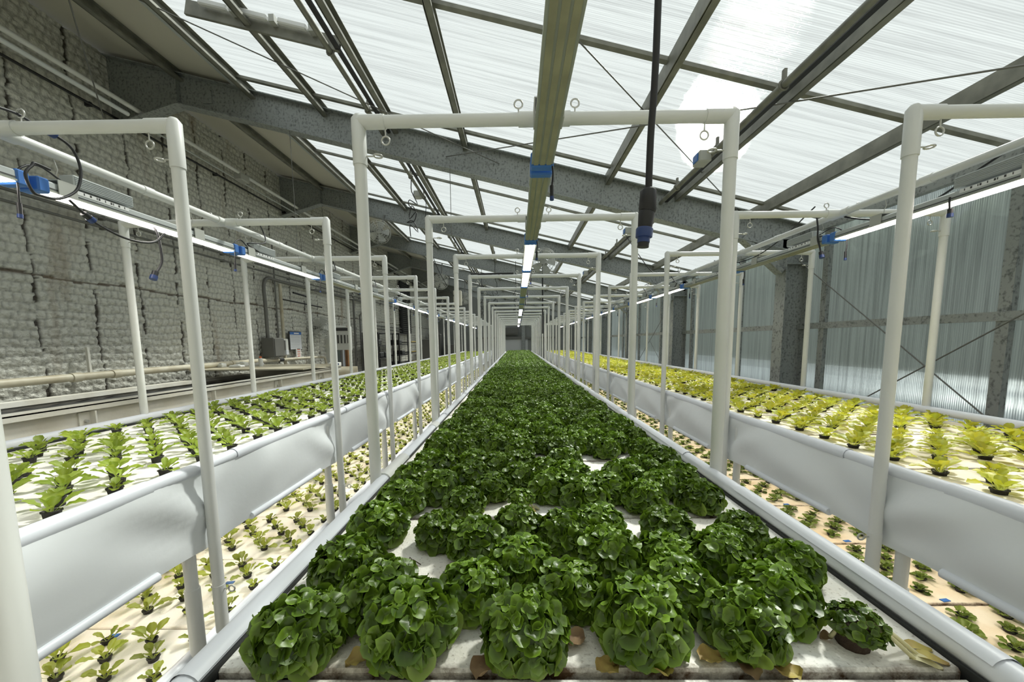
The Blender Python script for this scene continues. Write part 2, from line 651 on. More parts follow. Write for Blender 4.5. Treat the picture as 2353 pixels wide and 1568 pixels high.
def mesh_from(name, V, A, B, C, mats, mi=None):
    me = bpy.data.meshes.new(name)
    nv, na, nb = len(V), len(A), len(B)
    me.vertices.add(nv)
    me.vertices.foreach_set('co', np.asarray(V, dtype=np.float32).ravel())
    loops = np.concatenate([np.asarray(A).ravel(), np.asarray(B).ravel()]).astype(np.int32)
    me.loops.add(len(loops))
    me.loops.foreach_set('vertex_index', loops)
    me.polygons.add(na + nb)
    st = np.concatenate([np.arange(na) * 3, na * 3 + np.arange(nb) * 4]).astype(np.int32)
    me.polygons.foreach_set('loop_start', st)
    me.polygons.foreach_set('use_smooth', np.ones(na + nb, dtype=bool))
    for m in mats:
        me.materials.append(m)
    if mi is not None:
        me.polygons.foreach_set('material_index', np.asarray(mi, dtype=np.int32))
    at = me.color_attributes.new('col', 'FLOAT_COLOR', 'POINT')
    arr = np.ones((nv, 4), dtype=np.float32)
    arr[:, :3] = C
    at.data.foreach_set('color', arr.ravel())
    me.update(calc_edges=True)
    me.validate()
    return me

# ------------------------------------------------------------------ building dimensions (metres, camera at the origin)
FLOOR = -1.75
XL, XR = -5.3, 3.92           # side walls
YN, YF = -1.5, 24.6           # near and far end
def zroof(x): return 2.47 - .245 * x      # underside of the sheets

# ------------------------------------------------------------------ setting
b = MB(); b.box(((XL + XR) / 2, (YN + YF) / 2, FLOOR - .05), (XR - XL + .4, YF - YN + .4, .1)); struct(b, 'floor', M['floor'], (0, 10, FLOOR))

def quilt_wall():
    dy, dz = .0205, .0175
    ys = np.arange(YN, YF + dy, dy)
    zs = np.arange(FLOOR, 3.76, dz)
    Y, Z = np.meshgrid(ys, zs, indexing='ij')
    j = .014 * np.sin(Y * 9 + Z * 4) + .010 * np.sin(Z * 17 + Y * 3)
    sheet = np.floor(Y / .61)
    zz = Z + .02 * np.sin(sheet * 2.3) + j * .7
    rowi = np.floor(zz / .100)
    cu = ((Y + j * 1.4 + .045 * (rowi % 2) + .01 * np.sin(rowi * 5.1)) % .083) / .083
    cv = (zz % .100) / .100
    pil = np.clip(np.sin(PI * cu), 0, 1) ** .5 * np.clip(np.sin(PI * cv), 0, 1) ** .4
    q = nr.rand(*Y.shape)
    x = .030 * pil * (0.8 + .35 * np.sin(Y * 31 + Z * 47) * np.sin(Z * 23 + 5 * Y)) + .007 * q
    sj = (Y + .014 * np.sin(Z * 6 + sheet) + .006 * np.sin(Z * 31)) % .61
    seam = np.abs(sj - .305) > .291
    hs = np.abs(Z - .78 - .015 * np.sin(Y * 5)) < .013
    x[seam | hs] -= .02
    V = np.stack([XL - .02 + x, Y, Z], -1).reshape(-1, 3)
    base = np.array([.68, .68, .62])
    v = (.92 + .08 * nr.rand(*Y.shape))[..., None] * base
    crease_shade = (np.minimum(cv, 1 - cv) < .10)
    v[crease_shade] *= .74  # shade of the row creases painted into the vertex colour
    v[(np.minimum(cu, 1 - cu) < .11)] *= .74  # crease shade between neighbouring cells, painted in the same way
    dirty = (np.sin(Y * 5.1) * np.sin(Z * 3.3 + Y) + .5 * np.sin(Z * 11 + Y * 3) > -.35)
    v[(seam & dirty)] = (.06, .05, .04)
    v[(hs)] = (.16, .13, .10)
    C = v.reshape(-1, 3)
    ny, nz = Y.shape
    i = (np.arange(ny - 1)[:, None] * nz + np.arange(nz - 1)[None, :]).ravel()
    F = np.stack([i, i + nz, i + nz + 1, i + 1], -1)
    cy = V[F[:, 0], 1]; cz = V[F[:, 0], 2]
    F = F[~((cy > 10.66) & (cy < 12.02) & (cz < .46))]
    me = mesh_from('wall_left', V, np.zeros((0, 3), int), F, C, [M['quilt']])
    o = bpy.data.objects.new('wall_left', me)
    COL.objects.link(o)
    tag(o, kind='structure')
quilt_wall()
# solid backing behind the quilt, with the doorway left open
b = MB()
b.box((XL - .13, (YN + 10.66) / 2, 1.0), (.14, 10.66 - YN, 5.5))
b.box((XL - .13, (12.02 + YF) / 2, 1.0), (.14, YF - 12.02, 5.5))
b.box((XL - .13, 11.34, 2.1), (.14, 1.36, 3.3))
struct(b, 'wall_left_backing', M['farwall'])
b = MB(); b.box(((XL + XR) / 2, YF + .06, 1.0), (XR - XL + .4, .12, 5.5)); struct(b, 'wall_back', M['farwall'])
b = MB(); b.box(((XL + XR) / 2, YN - .06, 1.0), (XR - XL + .4, .12, 5.5)); struct(b, 'wall_front', M['soffit'])

# roof: opaque strip by the left wall, then ribbed sheets between glazing bars
XS = -3.48
def roofslab(mb, x0, x1, y0, y1, t=.012, lift=0.0):
    o = [(x0, zroof(x0) + lift), (x1, zroof(x1) + lift), (x1, zroof(x1) + t + lift), (x0, zroof(x0) + t + lift)]
    mb.prism(o, 'y', y0, y1)
b = MB(); roofslab(b, XL - .1, XS, YN, YF, .06); struct(b, 'ceiling_solid', M['soffit'])
b = MB()
x0, x1 = XS, XR + .08
b.add([(x0, YN, zroof(x0)), (x1, YN, zroof(x1)), (x1, YF, zroof(x1)), (x0, YF, zroof(x0))], [(3, 2, 1, 0)])
struct(b, 'ceiling', M['roofsheet'])
# right wall sheet
b = MB()
b.add([(XR, YN, FLOOR), (XR, YF, FLOOR), (XR, YF, zroof(XR) + .02), (XR, YN, zroof(XR) + .02)], [(3, 2, 1, 0)])
struct(b, 'wall_right', M['wallsheet'])

# outside, seen blurred through the right wall
b = MB(); b.box((40, 15, FLOOR - .2), (71, 90, .1)); tag(b.build('grass_field', M['grass']), kind='structure')
b = MB(); b.box((9.5, 15, FLOOR - .14), (5, 90, .02)); tag(b.build('gravel_track', M['road']), kind='structure')
for i in range(3):
    b = MB()
    pts = []
    x0 = 6.2 + 3.4 * i
    o = [(x0 - .6 * math.cos(a), FLOOR - .13 + .75 * math.sin(a)) for a in [PI * k / 12 for k in range(13)]]
    b.prism(o, 'y', -12, 45)
    tag(b.build('film_tunnel', M['film_out'], None, (x0, 10, FLOOR)),
        ['low white film tunnel outside, nearest the right wall', 'low white film tunnel outside, second from the right wall',
         'low white film tunnel outside, farthest from the right wall'][i], 'tunnel', 'film tunnels outside')
def hedge():
    ny, nx = 90, 26
    vs, fs = [], []
    for i in range(ny):
        for j in range(nx):
            a = PI * j / (nx - 1)
            y = -30 + i * 1.2
            h = 8.5 + 1.3 * math.sin(i * .55) + .8 * math.sin(i * 1.7 + 1) + rnd.uniform(-.5, .5)
            vs.append((24 + 4.5 * -math.cos(a) + rnd.uniform(-.4, .4), y + rnd.uniform(-.3, .3), FLOOR - .2 + h * math.sin(a) ** .6 + rnd.uniform(-.3, .3) * math.sin(a)))
    for i in range(ny - 1):
        for j in range(nx - 1):
            fs.append((i * nx + j, i * nx + j + 1, (i + 1) * nx + j + 1, (i + 1) * nx + j))
    b = MB(); b.add(vs, fs, True)
    tag(b.build('tree_belt', M['hedge'], None, (24, 15, FLOOR)), 'dark green belt of trees seen blurred through the right wall', 'trees', kind='stuff')
hedge()

# ------------------------------------------------------------------ steel frame
RY = [5.35 + 3.66 * k for k in range(6)]
for k, y in enumerate(RY):
    nm = ORD[k] + (' from the camera' if k else ', the nearest,')
    t = empty('roof_rafter', (0, y, zroof(0) - .4), 'galvanised steel rafter across the roof, ' + ('nearest to the camera' if k == 0 else ORD[k] + ' from the camera'), 'rafter', 'sloping steel rafters')
    za = lambda x: zroof(x) - .055
    D = .37
    b = MB()
    xs = [XL + .01, 3.90]
    b.prism([(XL + .01, za(XL)), (3.88, za(3.88)), (3.88, za(3.88) - D), (-4.36, za(-4.36) - D), (XL + .01, za(XL) - .86)], 'y', y - .004, y + .004)
    b.build('web', M['galv'], t)
    b = MB(); b.bar((XL + .02, y, za(XL)), (3.88, y, za(3.88)), .16, .012); b.build('top_flange', M['galv'], t)
    b = MB(); b.bar((-4.36, y, za(-4.36) - D), (3.58, y, za(3.58) - D), .16, .012); b.build('bottom_flange', M['galv'], t)
    b = MB(); b.bar((XL + .02, y, za(XL) - .86), (-4.36, y, za(-4.36) - D), .16, .012); b.build('haunch_flange', M['galv'], t)
    b = MB(); b.box((-4.36, y, za(-4.36) - D / 2), (.012, .14, D - .02)); b.build('stiffener', M['galv'], t)
    b = MB(); b.box((-4.0, y - .012, za(-4.0) - D / 2), (.12, .016, .16)); b.build('splice_plate', M['galv'], t)
    # column on the right
    t = empty('steel_column', (3.73, y, FLOOR), 'galvanised steel column by the right wall, ' + ('nearest to the camera' if k == 0 else ORD[k] + ' from the camera'), 'column', 'steel columns along the right wall')
    zt = za(3.73) - D - .02
    b = MB()
    b.box((3.73, y, (FLOOR + zt) / 2 + .1), (.30, .008, zt - FLOOR + .2)); b.build('web', M['galv'], t)
    b = MB(); b.box((3.58, y, (FLOOR + zt) / 2), (.012, .2, zt - FLOOR)); b.build('inner_flange', M['galv'], t)
    b = MB(); b.box((3.88, y, (FLOOR + zt) / 2 + .1), (.012, .2, zt - FLOOR + .2)); b.build('outer_flange', M['galv'], t)
    b = MB(); b.box((3.73, y, .98), (.29, .19, .014)); b.build('stiffener', M['galv'], t)
    b = MB(); b.bar((3.56, y, .88), (3.02, y, 1.34), .14, .06, bev=.004); b.build('knee_brace', M['galv'], t)

# purlins along the building
PX = [-4.36, -3.43, -2.5, -1.58, -.67, .36, 1.2, 2.12, 3.12]
PN = ['leftmost, under the solid roof strip', 'at the edge of the solid roof strip', 'second of the clear roof', 'left of the drive shaft', 'over the left bed aisle',
      'above the middle lamps', 'right of the middle lamps', 'beside the right drive shaft', 'rightmost, nearest the right wall']
for k, x in enumerate(PX):
    b = MB()
    z = zroof(x) - .05
    # C section: web and two lips
    b.box((x, (YN + YF) / 2, z - .02), (.012, YF - YN, .13))
    b.box((x + .028, (YN + YF) / 2, z + .04), (.056, YF - YN, .006))
    b.box((x + .028, (YN + YF) / 2, z - .082), (.056, YF - YN, .006))
    b.box((x + .056, (YN + YF) / 2, z - .07), (.006, YF - YN, .026))
    tag(b.build('roof_purlin', M['purlin'], None, (x, 10, z)), 'long grey steel roof purlin, ' + PN[k], 'purlin', 'long roof purlins')
# gutter rail at the edge of the clear roof
for dx, nm in ((-.12, 'outer'), (.02, 'inner')):
    b = MB(); b.box((XS + dx, (YN + YF) / 2, zroof(XS + dx) - .03), (.035, YF - YN, .03))
    tag(b.build('glazing_rail', M['alu'], None, (XS + dx, 10, 3.2)), 'pale aluminium glazing rail where solid roof meets clear roof, %s one' % nm, 'rail', 'glazing rails')
# glazing bars across the slope
for k in range(13):
    y = 1.42 + 1.83 * k
    b = MB(); b.bar((XS, y, zroof(XS) - .022), (XR, y, zroof(XR) - .022), .05, .03)
    o = b.build('glazing_bar', M['purlin'], None, (0, y, zroof(0)))
    tag(o, 'narrow roof glazing bar across the slope, %s from the camera' % ORD[k], 'glazing bar', 'roof glazing bars')
# right wall rails and mullions
b = MB(); b.box((3.87, (YN + YF) / 2, .155), (.06, YF - YN, .075)); tag(b.build('wall_rail', M['galv'], None, (3.87, 10, .155)), 'grey horizontal steel rail halfway up the right wall', 'rail')
b = MB(); b.box((3.86, (YN + YF) / 2, 1.39), (.07, YF - YN, .10)); tag(b.build('eave_beam', M['galv'], None, (3.86, 10, 1.4)), 'grey steel eave beam on top of the right wall', 'beam')
for k in range(12):
    y = 3.13 + 1.83 * k
    b = MB(); b.box((3.885, y, (FLOOR + 1.33) / 2), (.05, .085, 1.33 - FLOOR))
    tag(b.build('wall_mullion', M['galv'], None, (3.885, y, FLOOR)), 'upright steel mullion of the right wall, %s from the camera' % ORD[k], 'mullion', 'right wall mullions')
# braces
def rod(name, a, c, label, cat='brace', r=.006, m='steelgrey', group=None):
    b = MB(); b.tube([a, c], r, 6)
    return tag(b.build(name, M[m], None, a), label, cat, group)
rod('roof_brace', (.5, 3.2, 2.27), (3.3, 5.62, 1.58), 'thin steel rod bracing the roof, running to the nearest right column', group='roof brace rods')
rod('roof_brace', (3.8, 2.0, 1.46), (-.9, 5.33, 2.42), 'thin steel rod bracing the roof, rising left to the nearest rafter', group='roof brace rods')
rod('roof_brace', (-4.0, 3.7, 3.35), (-.2, 5.33, 2.32), 'thin steel rod bracing the roof, upper left of the picture', group='roof brace rods')
rod('wall_brace', (3.7, 5.2, 1.0), (3.7, 2.75, -.85), 'diagonal steel rod on the right wall, falling towards the camera', group='right wall brace rods')
rod('wall_brace', (3.72, 2.2, .62), (3.72, 4.5, -.9), 'diagonal steel rod on the right wall, rising towards the camera', group='right wall brace rods')
rod('wall_brace', (3.7, 9.3, .9), (3.7, 12.3, -1.0), 'distant diagonal steel rod on the right wall, second bay from the camera, falling away', group='right wall brace rods')
rod('wall_brace', (3.72, 9.3, -1.0), (3.72, 12.3, .9), 'distant diagonal steel rod on the right wall, second bay from the camera, rising away', group='right wall brace rods')
rod('hanger_rod', (-2.93, 5.3, 2.78), (-2.93, 5.3, 1.1), 'thin rod hanging from the nearest rafter, left of the pipe frame', 'rod', .004, group='thin hanging rods')
rod('hanger_rod', (-.85, 5.3, 2.30), (-.85, 5.3, 1.35), 'thin rod hanging from the nearest rafter, left of the middle lamps', 'rod', .004, group='thin hanging rods')
rod('hanger_rod', (-3.62, 3.3, 3.3), (-4.35, 4.3, 2.4), 'slanting thin rod under the solid roof strip, top left', 'rod', .006, group='thin hanging rods')

# vent drive shafts with clamps and motors
def shaft(x, z, y0, y1, label, motors):
    t = empty('vent_drive_shaft', (x, 8, z), label, 'drive shaft')
    b = MB(); b.tube([(x, y0, z), (x, y1, z)], .026, 10); b.build('tube', M['purlin'], t)
    b = MB(); b.box((x + .075, (y0 + y1) / 2, z + .02), (.04, y1 - y0, .025)); b.build('guide_rail', M['black'], t)
    y = y0 + .5
    while y < min(y1, 16):
        b = MB(); b.ring((x, y, z), .032, .010, 'y', 12, 6); b.box((x, y, z + .06), (.02, .03, .09)); b.build('clamp', M['purlin'], t)
        y += .92
    for j, my in enumerate(motors):
        b = MB(); b.box((x - .07, my, z - .02), (.12, .16, .11), bev=.01); b.mi = 1
        b.box((x - .13, my, z - .02), (.02, .10, .07), bev=.004)
        tag(b.build('motor_box', [M['alugrey'], M['blue']], t), 'grey motor box with blue face' )
shaft(-1.72, 2.72, -1.2, 22, 'grey drive tube with clamps under the roof, left of the middle lamps', [7.4])
shaft(1.93, 1.80, -1.2, 22, 'grey drive tube with blue motor boxes under the roof, right of the middle lamps', [4.05, 6.6, 10.5, 14])
# vent frame with clear spacers, upper left
t = empty('roof_vent_bar', (-2.3, 3.9, 2.9), 'grey slanted roof vent bar with clear plastic pieces, top left', 'vent bar')
b = MB(); b.bar((-3.05, 3.9, zroof(-3.05) - .09), (-1.62, 3.9, zroof(-1.62) - .09), .03, .13, bev=.004); b.build('slanted_strip', M['purlin'], t)
for i in range(3):
    x = -2.75 + .36 * i
    b = MB(); b.bar((x - .13, 3.84, zroof(x - .13) - .05), (x + .13, 3.84, zroof(x + .13) - .05), .05, .05, bev=.01); b.build('clear_spacer', M['label'], t)
    b = MB(); b.box((x + .18, 3.85, zroof(x + .18) - .05), (.05, .07, .06)); b.build('clip', M['alugrey'], t)

# ------------------------------------------------------------------ pipes and lights along the left wall
t = empty('strip_light_pipe', (-4.9, 8, 3.0), 'long white pipe with clear tube lights high along the left wall', 'strip light')
b = MB(); b.tube([(-4.88, -1.2, 3.02), (-4.88, 23, 3.02)], .028, 10); b.build('pipe', M['pvc'], t)
b = MB(); b.tube([(-4.94, -1.2, 2.94), (-4.94, 5.2, 2.94)], .026, 10); b.build('tube', M['plastic_out'], t)
b = MB(); b.tube([(-4.97, 5.4, 2.93), (-4.97, 23, 2.93)], .012, 8); b.build('tube', M['alu'], t)
for y in (7.2, 12.6, 17.5):
    b = MB(); b.box((-4.9, y, 2.96), (.14, .22, .12), bev=.012); b.build('junction_box', M['alugrey'], t)
for i, (x, z, r, m, lab) in enumerate([(-5.2, 2.95, .016, 'black', 'black cable run high on the left wall'),
                                       (-5.2, 1.60, .018, 'steelgrey', 'upper of two dark conduits along the left wall'),
                                       (-5.2, 1.48, .016, 'steelgrey', 'lower of two dark conduits along the left wall')]):
    b = MB()
    b.tube([(x, -1.2, z), (x, 23.5, z)], r, 8)
    for q in range(12):
        b.box((x - .03, 1 + 2 * q, z), (.07, .03, r * 3))
    tag(b.build('wall_conduit', M[m], None, (x, 8, z)), lab, 'conduit', 'conduits along the left wall')
# beige water pipe
t = empty('water_pipe', (-5.15, 6, -.33), 'beige plastic water pipe along the left wall, ending in a downward elbow', 'pipe')
b = MB(); b.tube(smoothpath([(-5.13, -1.2, -.40), (-5.13, 3.8, -.37), (-5.13, 7.6, -.34)], 4), .045, 12); b.build('wide_pipe', M['pvc_beige'], t)
b = MB(); b.tube([(-5.13, 7.6, -.34), (-5.13, 8.05, -.35)], [.05, .032], 12); b.build('reducer', M['pvc_beige'], t)
b = MB(); b.tube([(-5.13, 8.05, -.35), (-5.13, 10.0, -.36), (-5.05, 10.1, -.38), (-5.0, 10.15, -.75)], .032, 12); b.build('narrow_pipe', M['pvc_beige'], t)
for y in (4.4, 4.85, 6.9):
    b = MB(); b.tube([(-5.13, y - .05, -.372 + (y - 3.8) * .008), (-5.13, y + .05, -.37 + (y - 3.8) * .008)], .054, 12); b.build('coupling', M['pvc_beige'], t)
b = MB(); b.tube([(-5.13, 8.25, -.35), (-5.13, 8.4, -.35)], .04, 12); b.build('rubber_coupling', M['black'], t)
b = MB(); b.box((-5.2, 4.62, -.20), (.03, .025, .36)); b.build('support', M['conc'], t)

# upright conduits and boxes on the left wall
def wallpipe(pts, r, m, label, group='upright pipes on the left wall'):
    b = MB(); b.tube(pts, r, 8)
    tag(b.build('upright_pipe', M[m], None, pts[0]), label, 'pipe', group)
wx = -5.2
wallpipe(smoothpath([(wx, 8.05, 0.0), (wx, 8.05, .8), (wx, 8.05, 1.22), (wx, 8.25, 1.38), (wx, 8.9, 1.36), (wx, 13.5, 1.38)], 5), .035, 'steelgrey', 'grey conduit bending over above the electrical box')
wallpipe([(wx, 8.6, -.9), (wx, 8.6, 1.3)], .035, 'pvc_beige', 'beige upright pipe left of the whiteboard')
wallpipe([(wx, 8.42, -.3), (wx, 8.42, 2.2)], .015, 'steelgrey', 'thin grey conduit left of the beige upright pipe')
wallpipe([(wx, 9.1, 1.18), (wx, 9.75, 1.15), (wx, 9.78, 1.1), (wx, 9.78, -.8)], .022, 'black', 'black pipe dropping right of the whiteboard')
wallpipe([(wx, 8.65, .98), (wx, 10.4, .95)], .016, 'black', 'black pipe crossing above the whiteboard')
wallpipe([(wx, 12.45, -1.2), (wx, 12.45, 1.6)], .035, 'steelgrey', 'grey upright pipe right of the door')
wallpipe([(wx, 12.9, -1.2), (wx, 12.9, .9), (wx, 13.1, 1.0), (wx, 13.9, 1.0)], .025, 'steelgrey', 'grey pipe with a bend, second right of the door')
wallpipe([(wx, 13.3, -.5), (wx, 13.3, 2.4)], .028, 'steelgrey', 'tall grey pipe, third right of the door')
wallpipe([(wx, 14.2, -.9), (wx, 14.2, 2.6)], .022, 'black', 'black upright pipe left of the shelf racks')
for z, w in ((.62, 'upper'), (.50, 'lower')):
    wallpipe([(wx, 14.3, z), (wx, 18.5, z)], .02, 'steelgrey', '%s level pipe above the shelf racks' % w)

t = empty('electrical_box', (-5.15, 8.1, -.28), 'dark grey electrical box on the left wall', 'electrical box')
b = MB(); b.box((-5.12, 8.08, -.08), (.26, .36, .40), bev=.01); b.build('housing', M['duct'], t)
b = MB(); b.box((-4.985, 8.08, -.08), (.012, .32, .36), bev=.004); b.build('door', M['duct'], t)
t = empty('switch_box', (-5.15, 8.5, -.25), 'pale switch box with a lever beside the dark electrical box', 'switch box')
b = MB(); b.box((-5.18, 8.47, -.08), (.16, .26, .36), bev=.01); b.build('housing', M['whiteboxm'], t)
b = MB(); b.box((-5.085, 8.5, -.2), (.03, .1, .1), bev=.005); b.build('switch', M['whiteboard'], t)
b = MB(); b.box((-5.085, 8.43, -.04), (.03, .05, .22), bev=.005); b.build('lever_plate', M['steelgrey'], t)
t = empty('whiteboard', (-5.22, 9.1, -.13), 'whiteboard with a blue header hung on the left wall', 'whiteboard')
b = MB(); b.box((-5.22, 9.08, .06), (.02, .50, .44)); b.mi = 1; b.box((-5.205, 9.08, .06), (.006, .46, .40)); b.build('board', [M['ink'], M['whiteboard']], t)
b = MB(); b.box((-5.20, 9.08, .235), (.012, .46, .06)); b.mi = 1; b.box((-5.192, 9.10, .235), (.004, .2, .03)); b.build('header', [M['blue'], M['label']], t)
b = MB()
for q in range(9): b.box((-5.200, 9.06, .17 - q * .038), (.003, .34 + .05 * math.sin(q * 3), .004))
b.build('writing', M['alugrey'], t)
b = MB(); b.box((-5.2, 9.15, -.24), (.012, .20, .26)); b.mi = 1
for q in range(4): b.box((-5.192, 9.15, -.15 - q * .05), (.004, .12, .015))
b.mi = 2; b.box((-5.192, 9.15, -.125), (.004, .14, .012))
tag(b.build('notice', [M['label'], M['red'], M['ink']], None, (-5.2, 9.15, -.37)), 'small paper notice with red lines under the whiteboard', 'notice')

# door
o = MB(); o.box((-5.30, 11.34, -.63), (.06, .98, 2.12)); dd = struct(o, 'door_1', M['doorm'], (-5.30, 11.34, FLOOR))
b = MB(); b.box((-5.262, 11.45, -.35), (.012, .34, 1.1)); b.build('door_window', M['glassdark'], dd)
b = MB(); b.tube([(-5.25, 10.93, -.75), (-5.19, 10.93, -.75), (-5.19, 11.05, -.75)], .012, 8); b.build('door_handle', M['steel_eye'], dd)
b = MB(); b.box((-5.27, 11.88, -.61), (.16, .14, 2.24)); b.mi = 1; b.box((-5.27, 10.74, -.61), (.14, .12, 2.24)); b.box((-5.27, 11.34, .48), (.14, 1.3, .07))
struct(b, 'trim_1', [M['wood'], M['whiteboxm']], (-5.27, 11.34, FLOOR))
b = MB()
b.box((-4.72, 10.35, .12), (.6, .06, .62), bev=.01); b.mi = 1
for q in range(6): b.box((-4.95 + .09 * q, 10.31, .1), (.03, .02, .22))
b.box((-4.72, 10.315, .36), (.5, .02, .08))
tag(b.build('control_cabinet', [M['whiteboxm'], M['ink']], None, (-4.72, 10.35, -.2)), 'pale control cabinet with slots standing out in front of the door', 'cabinet')
b = MB(); b.tube([(-4.72, 10.36, -1.75), (-4.72, 10.36, -.2)], .03, 8); tag(b.build('cabinet_post', M['steelgrey'], None, (-4.72, 10.36, FLOOR)), 'grey post carrying the pale control cabinet', 'post')

# fans
def fan(x, y, z, R, face, label, mount):
    t = empty('circulation_fan', (x, y, z), label, 'fan', 'round wire cage fans')
    rot = Matrix.Rotation(face, 3, 'Z')
    def T(mb, name, m):
        mb.V = [tuple(rot @ (Vector(v) - Vector((x, y, z))) + Vector((x, y, z))) for v in mb.V]
        return mb.build(name, M[m], t)
    b = MB()
    for rr, dy in ((R, -.06), (R, .06), (R * .8, -.085), (R * .6, -.095), (R * .4, -.10), (R * .2, -.10), (R * .75, .085), (R * .45, .10)):
        b.ring((x, y + dy, z), rr, .0045, 'y', 28, 5)
    for k in range(18):
        a = 2 * PI * k / 18
        c, s = math.cos(a), math.sin(a)
        b.tube([(x + .03 * c, y - .10, z + .03 * s), (x + R * .7 * c, y - .09, z + R * .7 * s), (x + R * c, y - .055, z + R * s), (x + R * c, y + .055, z + R * s), (x + R * .5 * c, y + .1, z + R * .5 * s)], .003, 4, False)
    T(b, 'cage', 'alugrey')
    b = MB(); b.tube([(x, y + .0, z), (x, y + .2, z)], R * .28, 12); T(b, 'motor', 'fan')
    b = MB()
    for k in range(5):
        a = 2 * PI * k / 5
        vs = []
        for i in range(5):
            for j in range(4):
                r = R * (.12 + .78 * i / 4)
                th = a + (j / 3 - .5) * (1.0 - .25 * i / 4)
                vs.append((x + r * math.cos(th), y - .02 + (j / 3 - .5) * .07, z + r * math.sin(th)))
        fs = [(i * 4 + j, i * 4 + j + 1, (i + 1) * 4 + j + 1, (i + 1) * 4 + j) for i in range(4) for j in range(3)]
        b.add(vs, fs, True)
    b.tube([(x, y - .05, z), (x, y + .02, z)], R * .15, 10)
    T(b, 'blades', 'alugrey')
    b = MB(); b.tube([(x, y + .12, z), mount], .018, 6); b.build('bracket', M['steelgrey'], t)
fan(-2.95, 8.6, 2.38, .24, .25, 'round cage fan hanging under the second rafter, upper left', (-2.95, 8.97, 2.85))
fan(-2.35, 12.3, 1.88, .24, .2, 'round cage fan above the left bed, second from the camera', (-2.35, 12.62, 2.5))
fan(-2.1, 15.9, 1.75, .24, .1, 'round cage fan above the left bed, farthest from the camera', (-2.1, 16.28, 2.5))
fan(.62, 8.7, 1.72, .29, -.1, 'large round cage fan behind the middle lamps', (.62, 8.97, 2.0))
fan(-5.05, 10.0, .40, .28, 1.2, 'round cage fan seen edge-on beside the door', (-5.22, 10.1, .40))
b = MB(); b.box((-1.95, 13.1, 1.45), (.26, .2, .48), bev=.012)
tag(b.build('hanging_cabinet', M['soffit'], None, (-1.95, 13.1, 1.2)), 'beige cabinet hanging above the left bed between two fans', 'cabinet')
rod('hanger_rod', (-1.95, 13.1, 1.69), (-1.95, 12.72, 2.52), 'thin rod holding the hanging beige cabinet', 'rod', .01, group='thin hanging rods')

# racks near the left wall, and the dark louvre beyond
def rack(x, y, w, d, zt, label, dark):
    t = empty('shelf_rack', (x, y, FLOOR), label, 'rack', 'shelf racks by the left wall')
    m = 'black' if dark else 'steel_eye'
    for sx in (-1, 1):
        for sy in (-1, 1):
            b = MB(); b.box((x + sx * w / 2, y + sy * d / 2, (FLOOR + zt) / 2), (.035, .035, zt - FLOOR)); b.build('post', M[m], t)
    for q in range(5):
        z = zt - .02 - q * .42
        b = MB(); b.box((x, y, z), (w, d, .03))
        b.build('shelf', M[m], t)
rack(-4.75, 13.3, .5, 1.5, .33, 'black shelf rack by the left wall, nearer to the door', True)
rack(-4.75, 15.4, .5, 1.2, .35, 'black shelf rack by the left wall, between the other two', True)
rack(-4.70, 17.0, .5, 1.6, .36, 'bare metal shelf rack by the left wall, farthest', False)
for i, (y, z) in enumerate([(12.9, -.1), (13.6, -.52), (13.1, -.52), (15.2, -.1), (15.6, -.52), (15.2, -.94)]):
    b = MB(); b.box((-4.75, y, z + .105), (.36, .38, .17), bev=.02)
    tag(b.build('storage_box', M['black_soft'], None, (-4.75, y, z)), 'black storage box on a dark shelf rack by the left wall', 'box', 'black boxes on the dark racks')
for i in range(4):
    b = MB(); b.box((-4.7, 17.0, -.03 - .42 * i + .02), (.4, 1.2, .035), bev=.004); b.mi = 1
    b.box((-4.47, 17.0, -.03 - .42 * i + .05), (.02, 1.2, .03))
    tag(b.build('seedling_tray', [M['black_soft'], M['yellowleaf']], None, (-4.7, 17.0, -.05 - .42 * i)), 'tray of young plants on the metal rack, %s shelf from the top' % ORD[i + 1], 'tray', 'trays on the metal rack')
t = empty('wall_louvre', (-5.15, 18.3, 1.2), 'tall dark slatted louvre on the left wall behind the racks', 'louvre')
b = MB(); b.box((-5.2, 18.3, 1.55), (.08, 1.5, 2.4)); b.build('frame', M['black_soft'], t)
b = MB()
for q in range(26):
    b.bar((-5.13, 17.6, .45 + .09 * q), (-5.13, 19.0, .45 + .09 * q), .05, .012, up=(.5, 0, 1))
b.build('slats', M['duct'], t)
# things on the far left, in the dark
for i, (x, y, w, d, h) in enumerate([(-4.6, 20.5, .8, .8, 1.9), (-3.7, 22.5, .9, .7, 1.6), (-4.7, 22.6, .7, .8, 2.2)]):
    b = MB(); b.box((x, y, FLOOR + h / 2), (w, d, h), bev=.03); b.box((x, y - d / 2 - .01, FLOOR + h * .6), (w * .8, .03, h * .5)); b.box((x - .1, y - d / 2 - .03, FLOOR + h * .35), (.12, .04, .05))
    tag(b.build('storage_cabinet', M['duct'], None, (x, y, FLOOR)), ['dark grey cabinet by the left wall past the racks', 'low dark cabinet at the far wall', 'tall dark cabinet in the far left corner'][i], 'cabinet', 'dark cabinets at the far end')

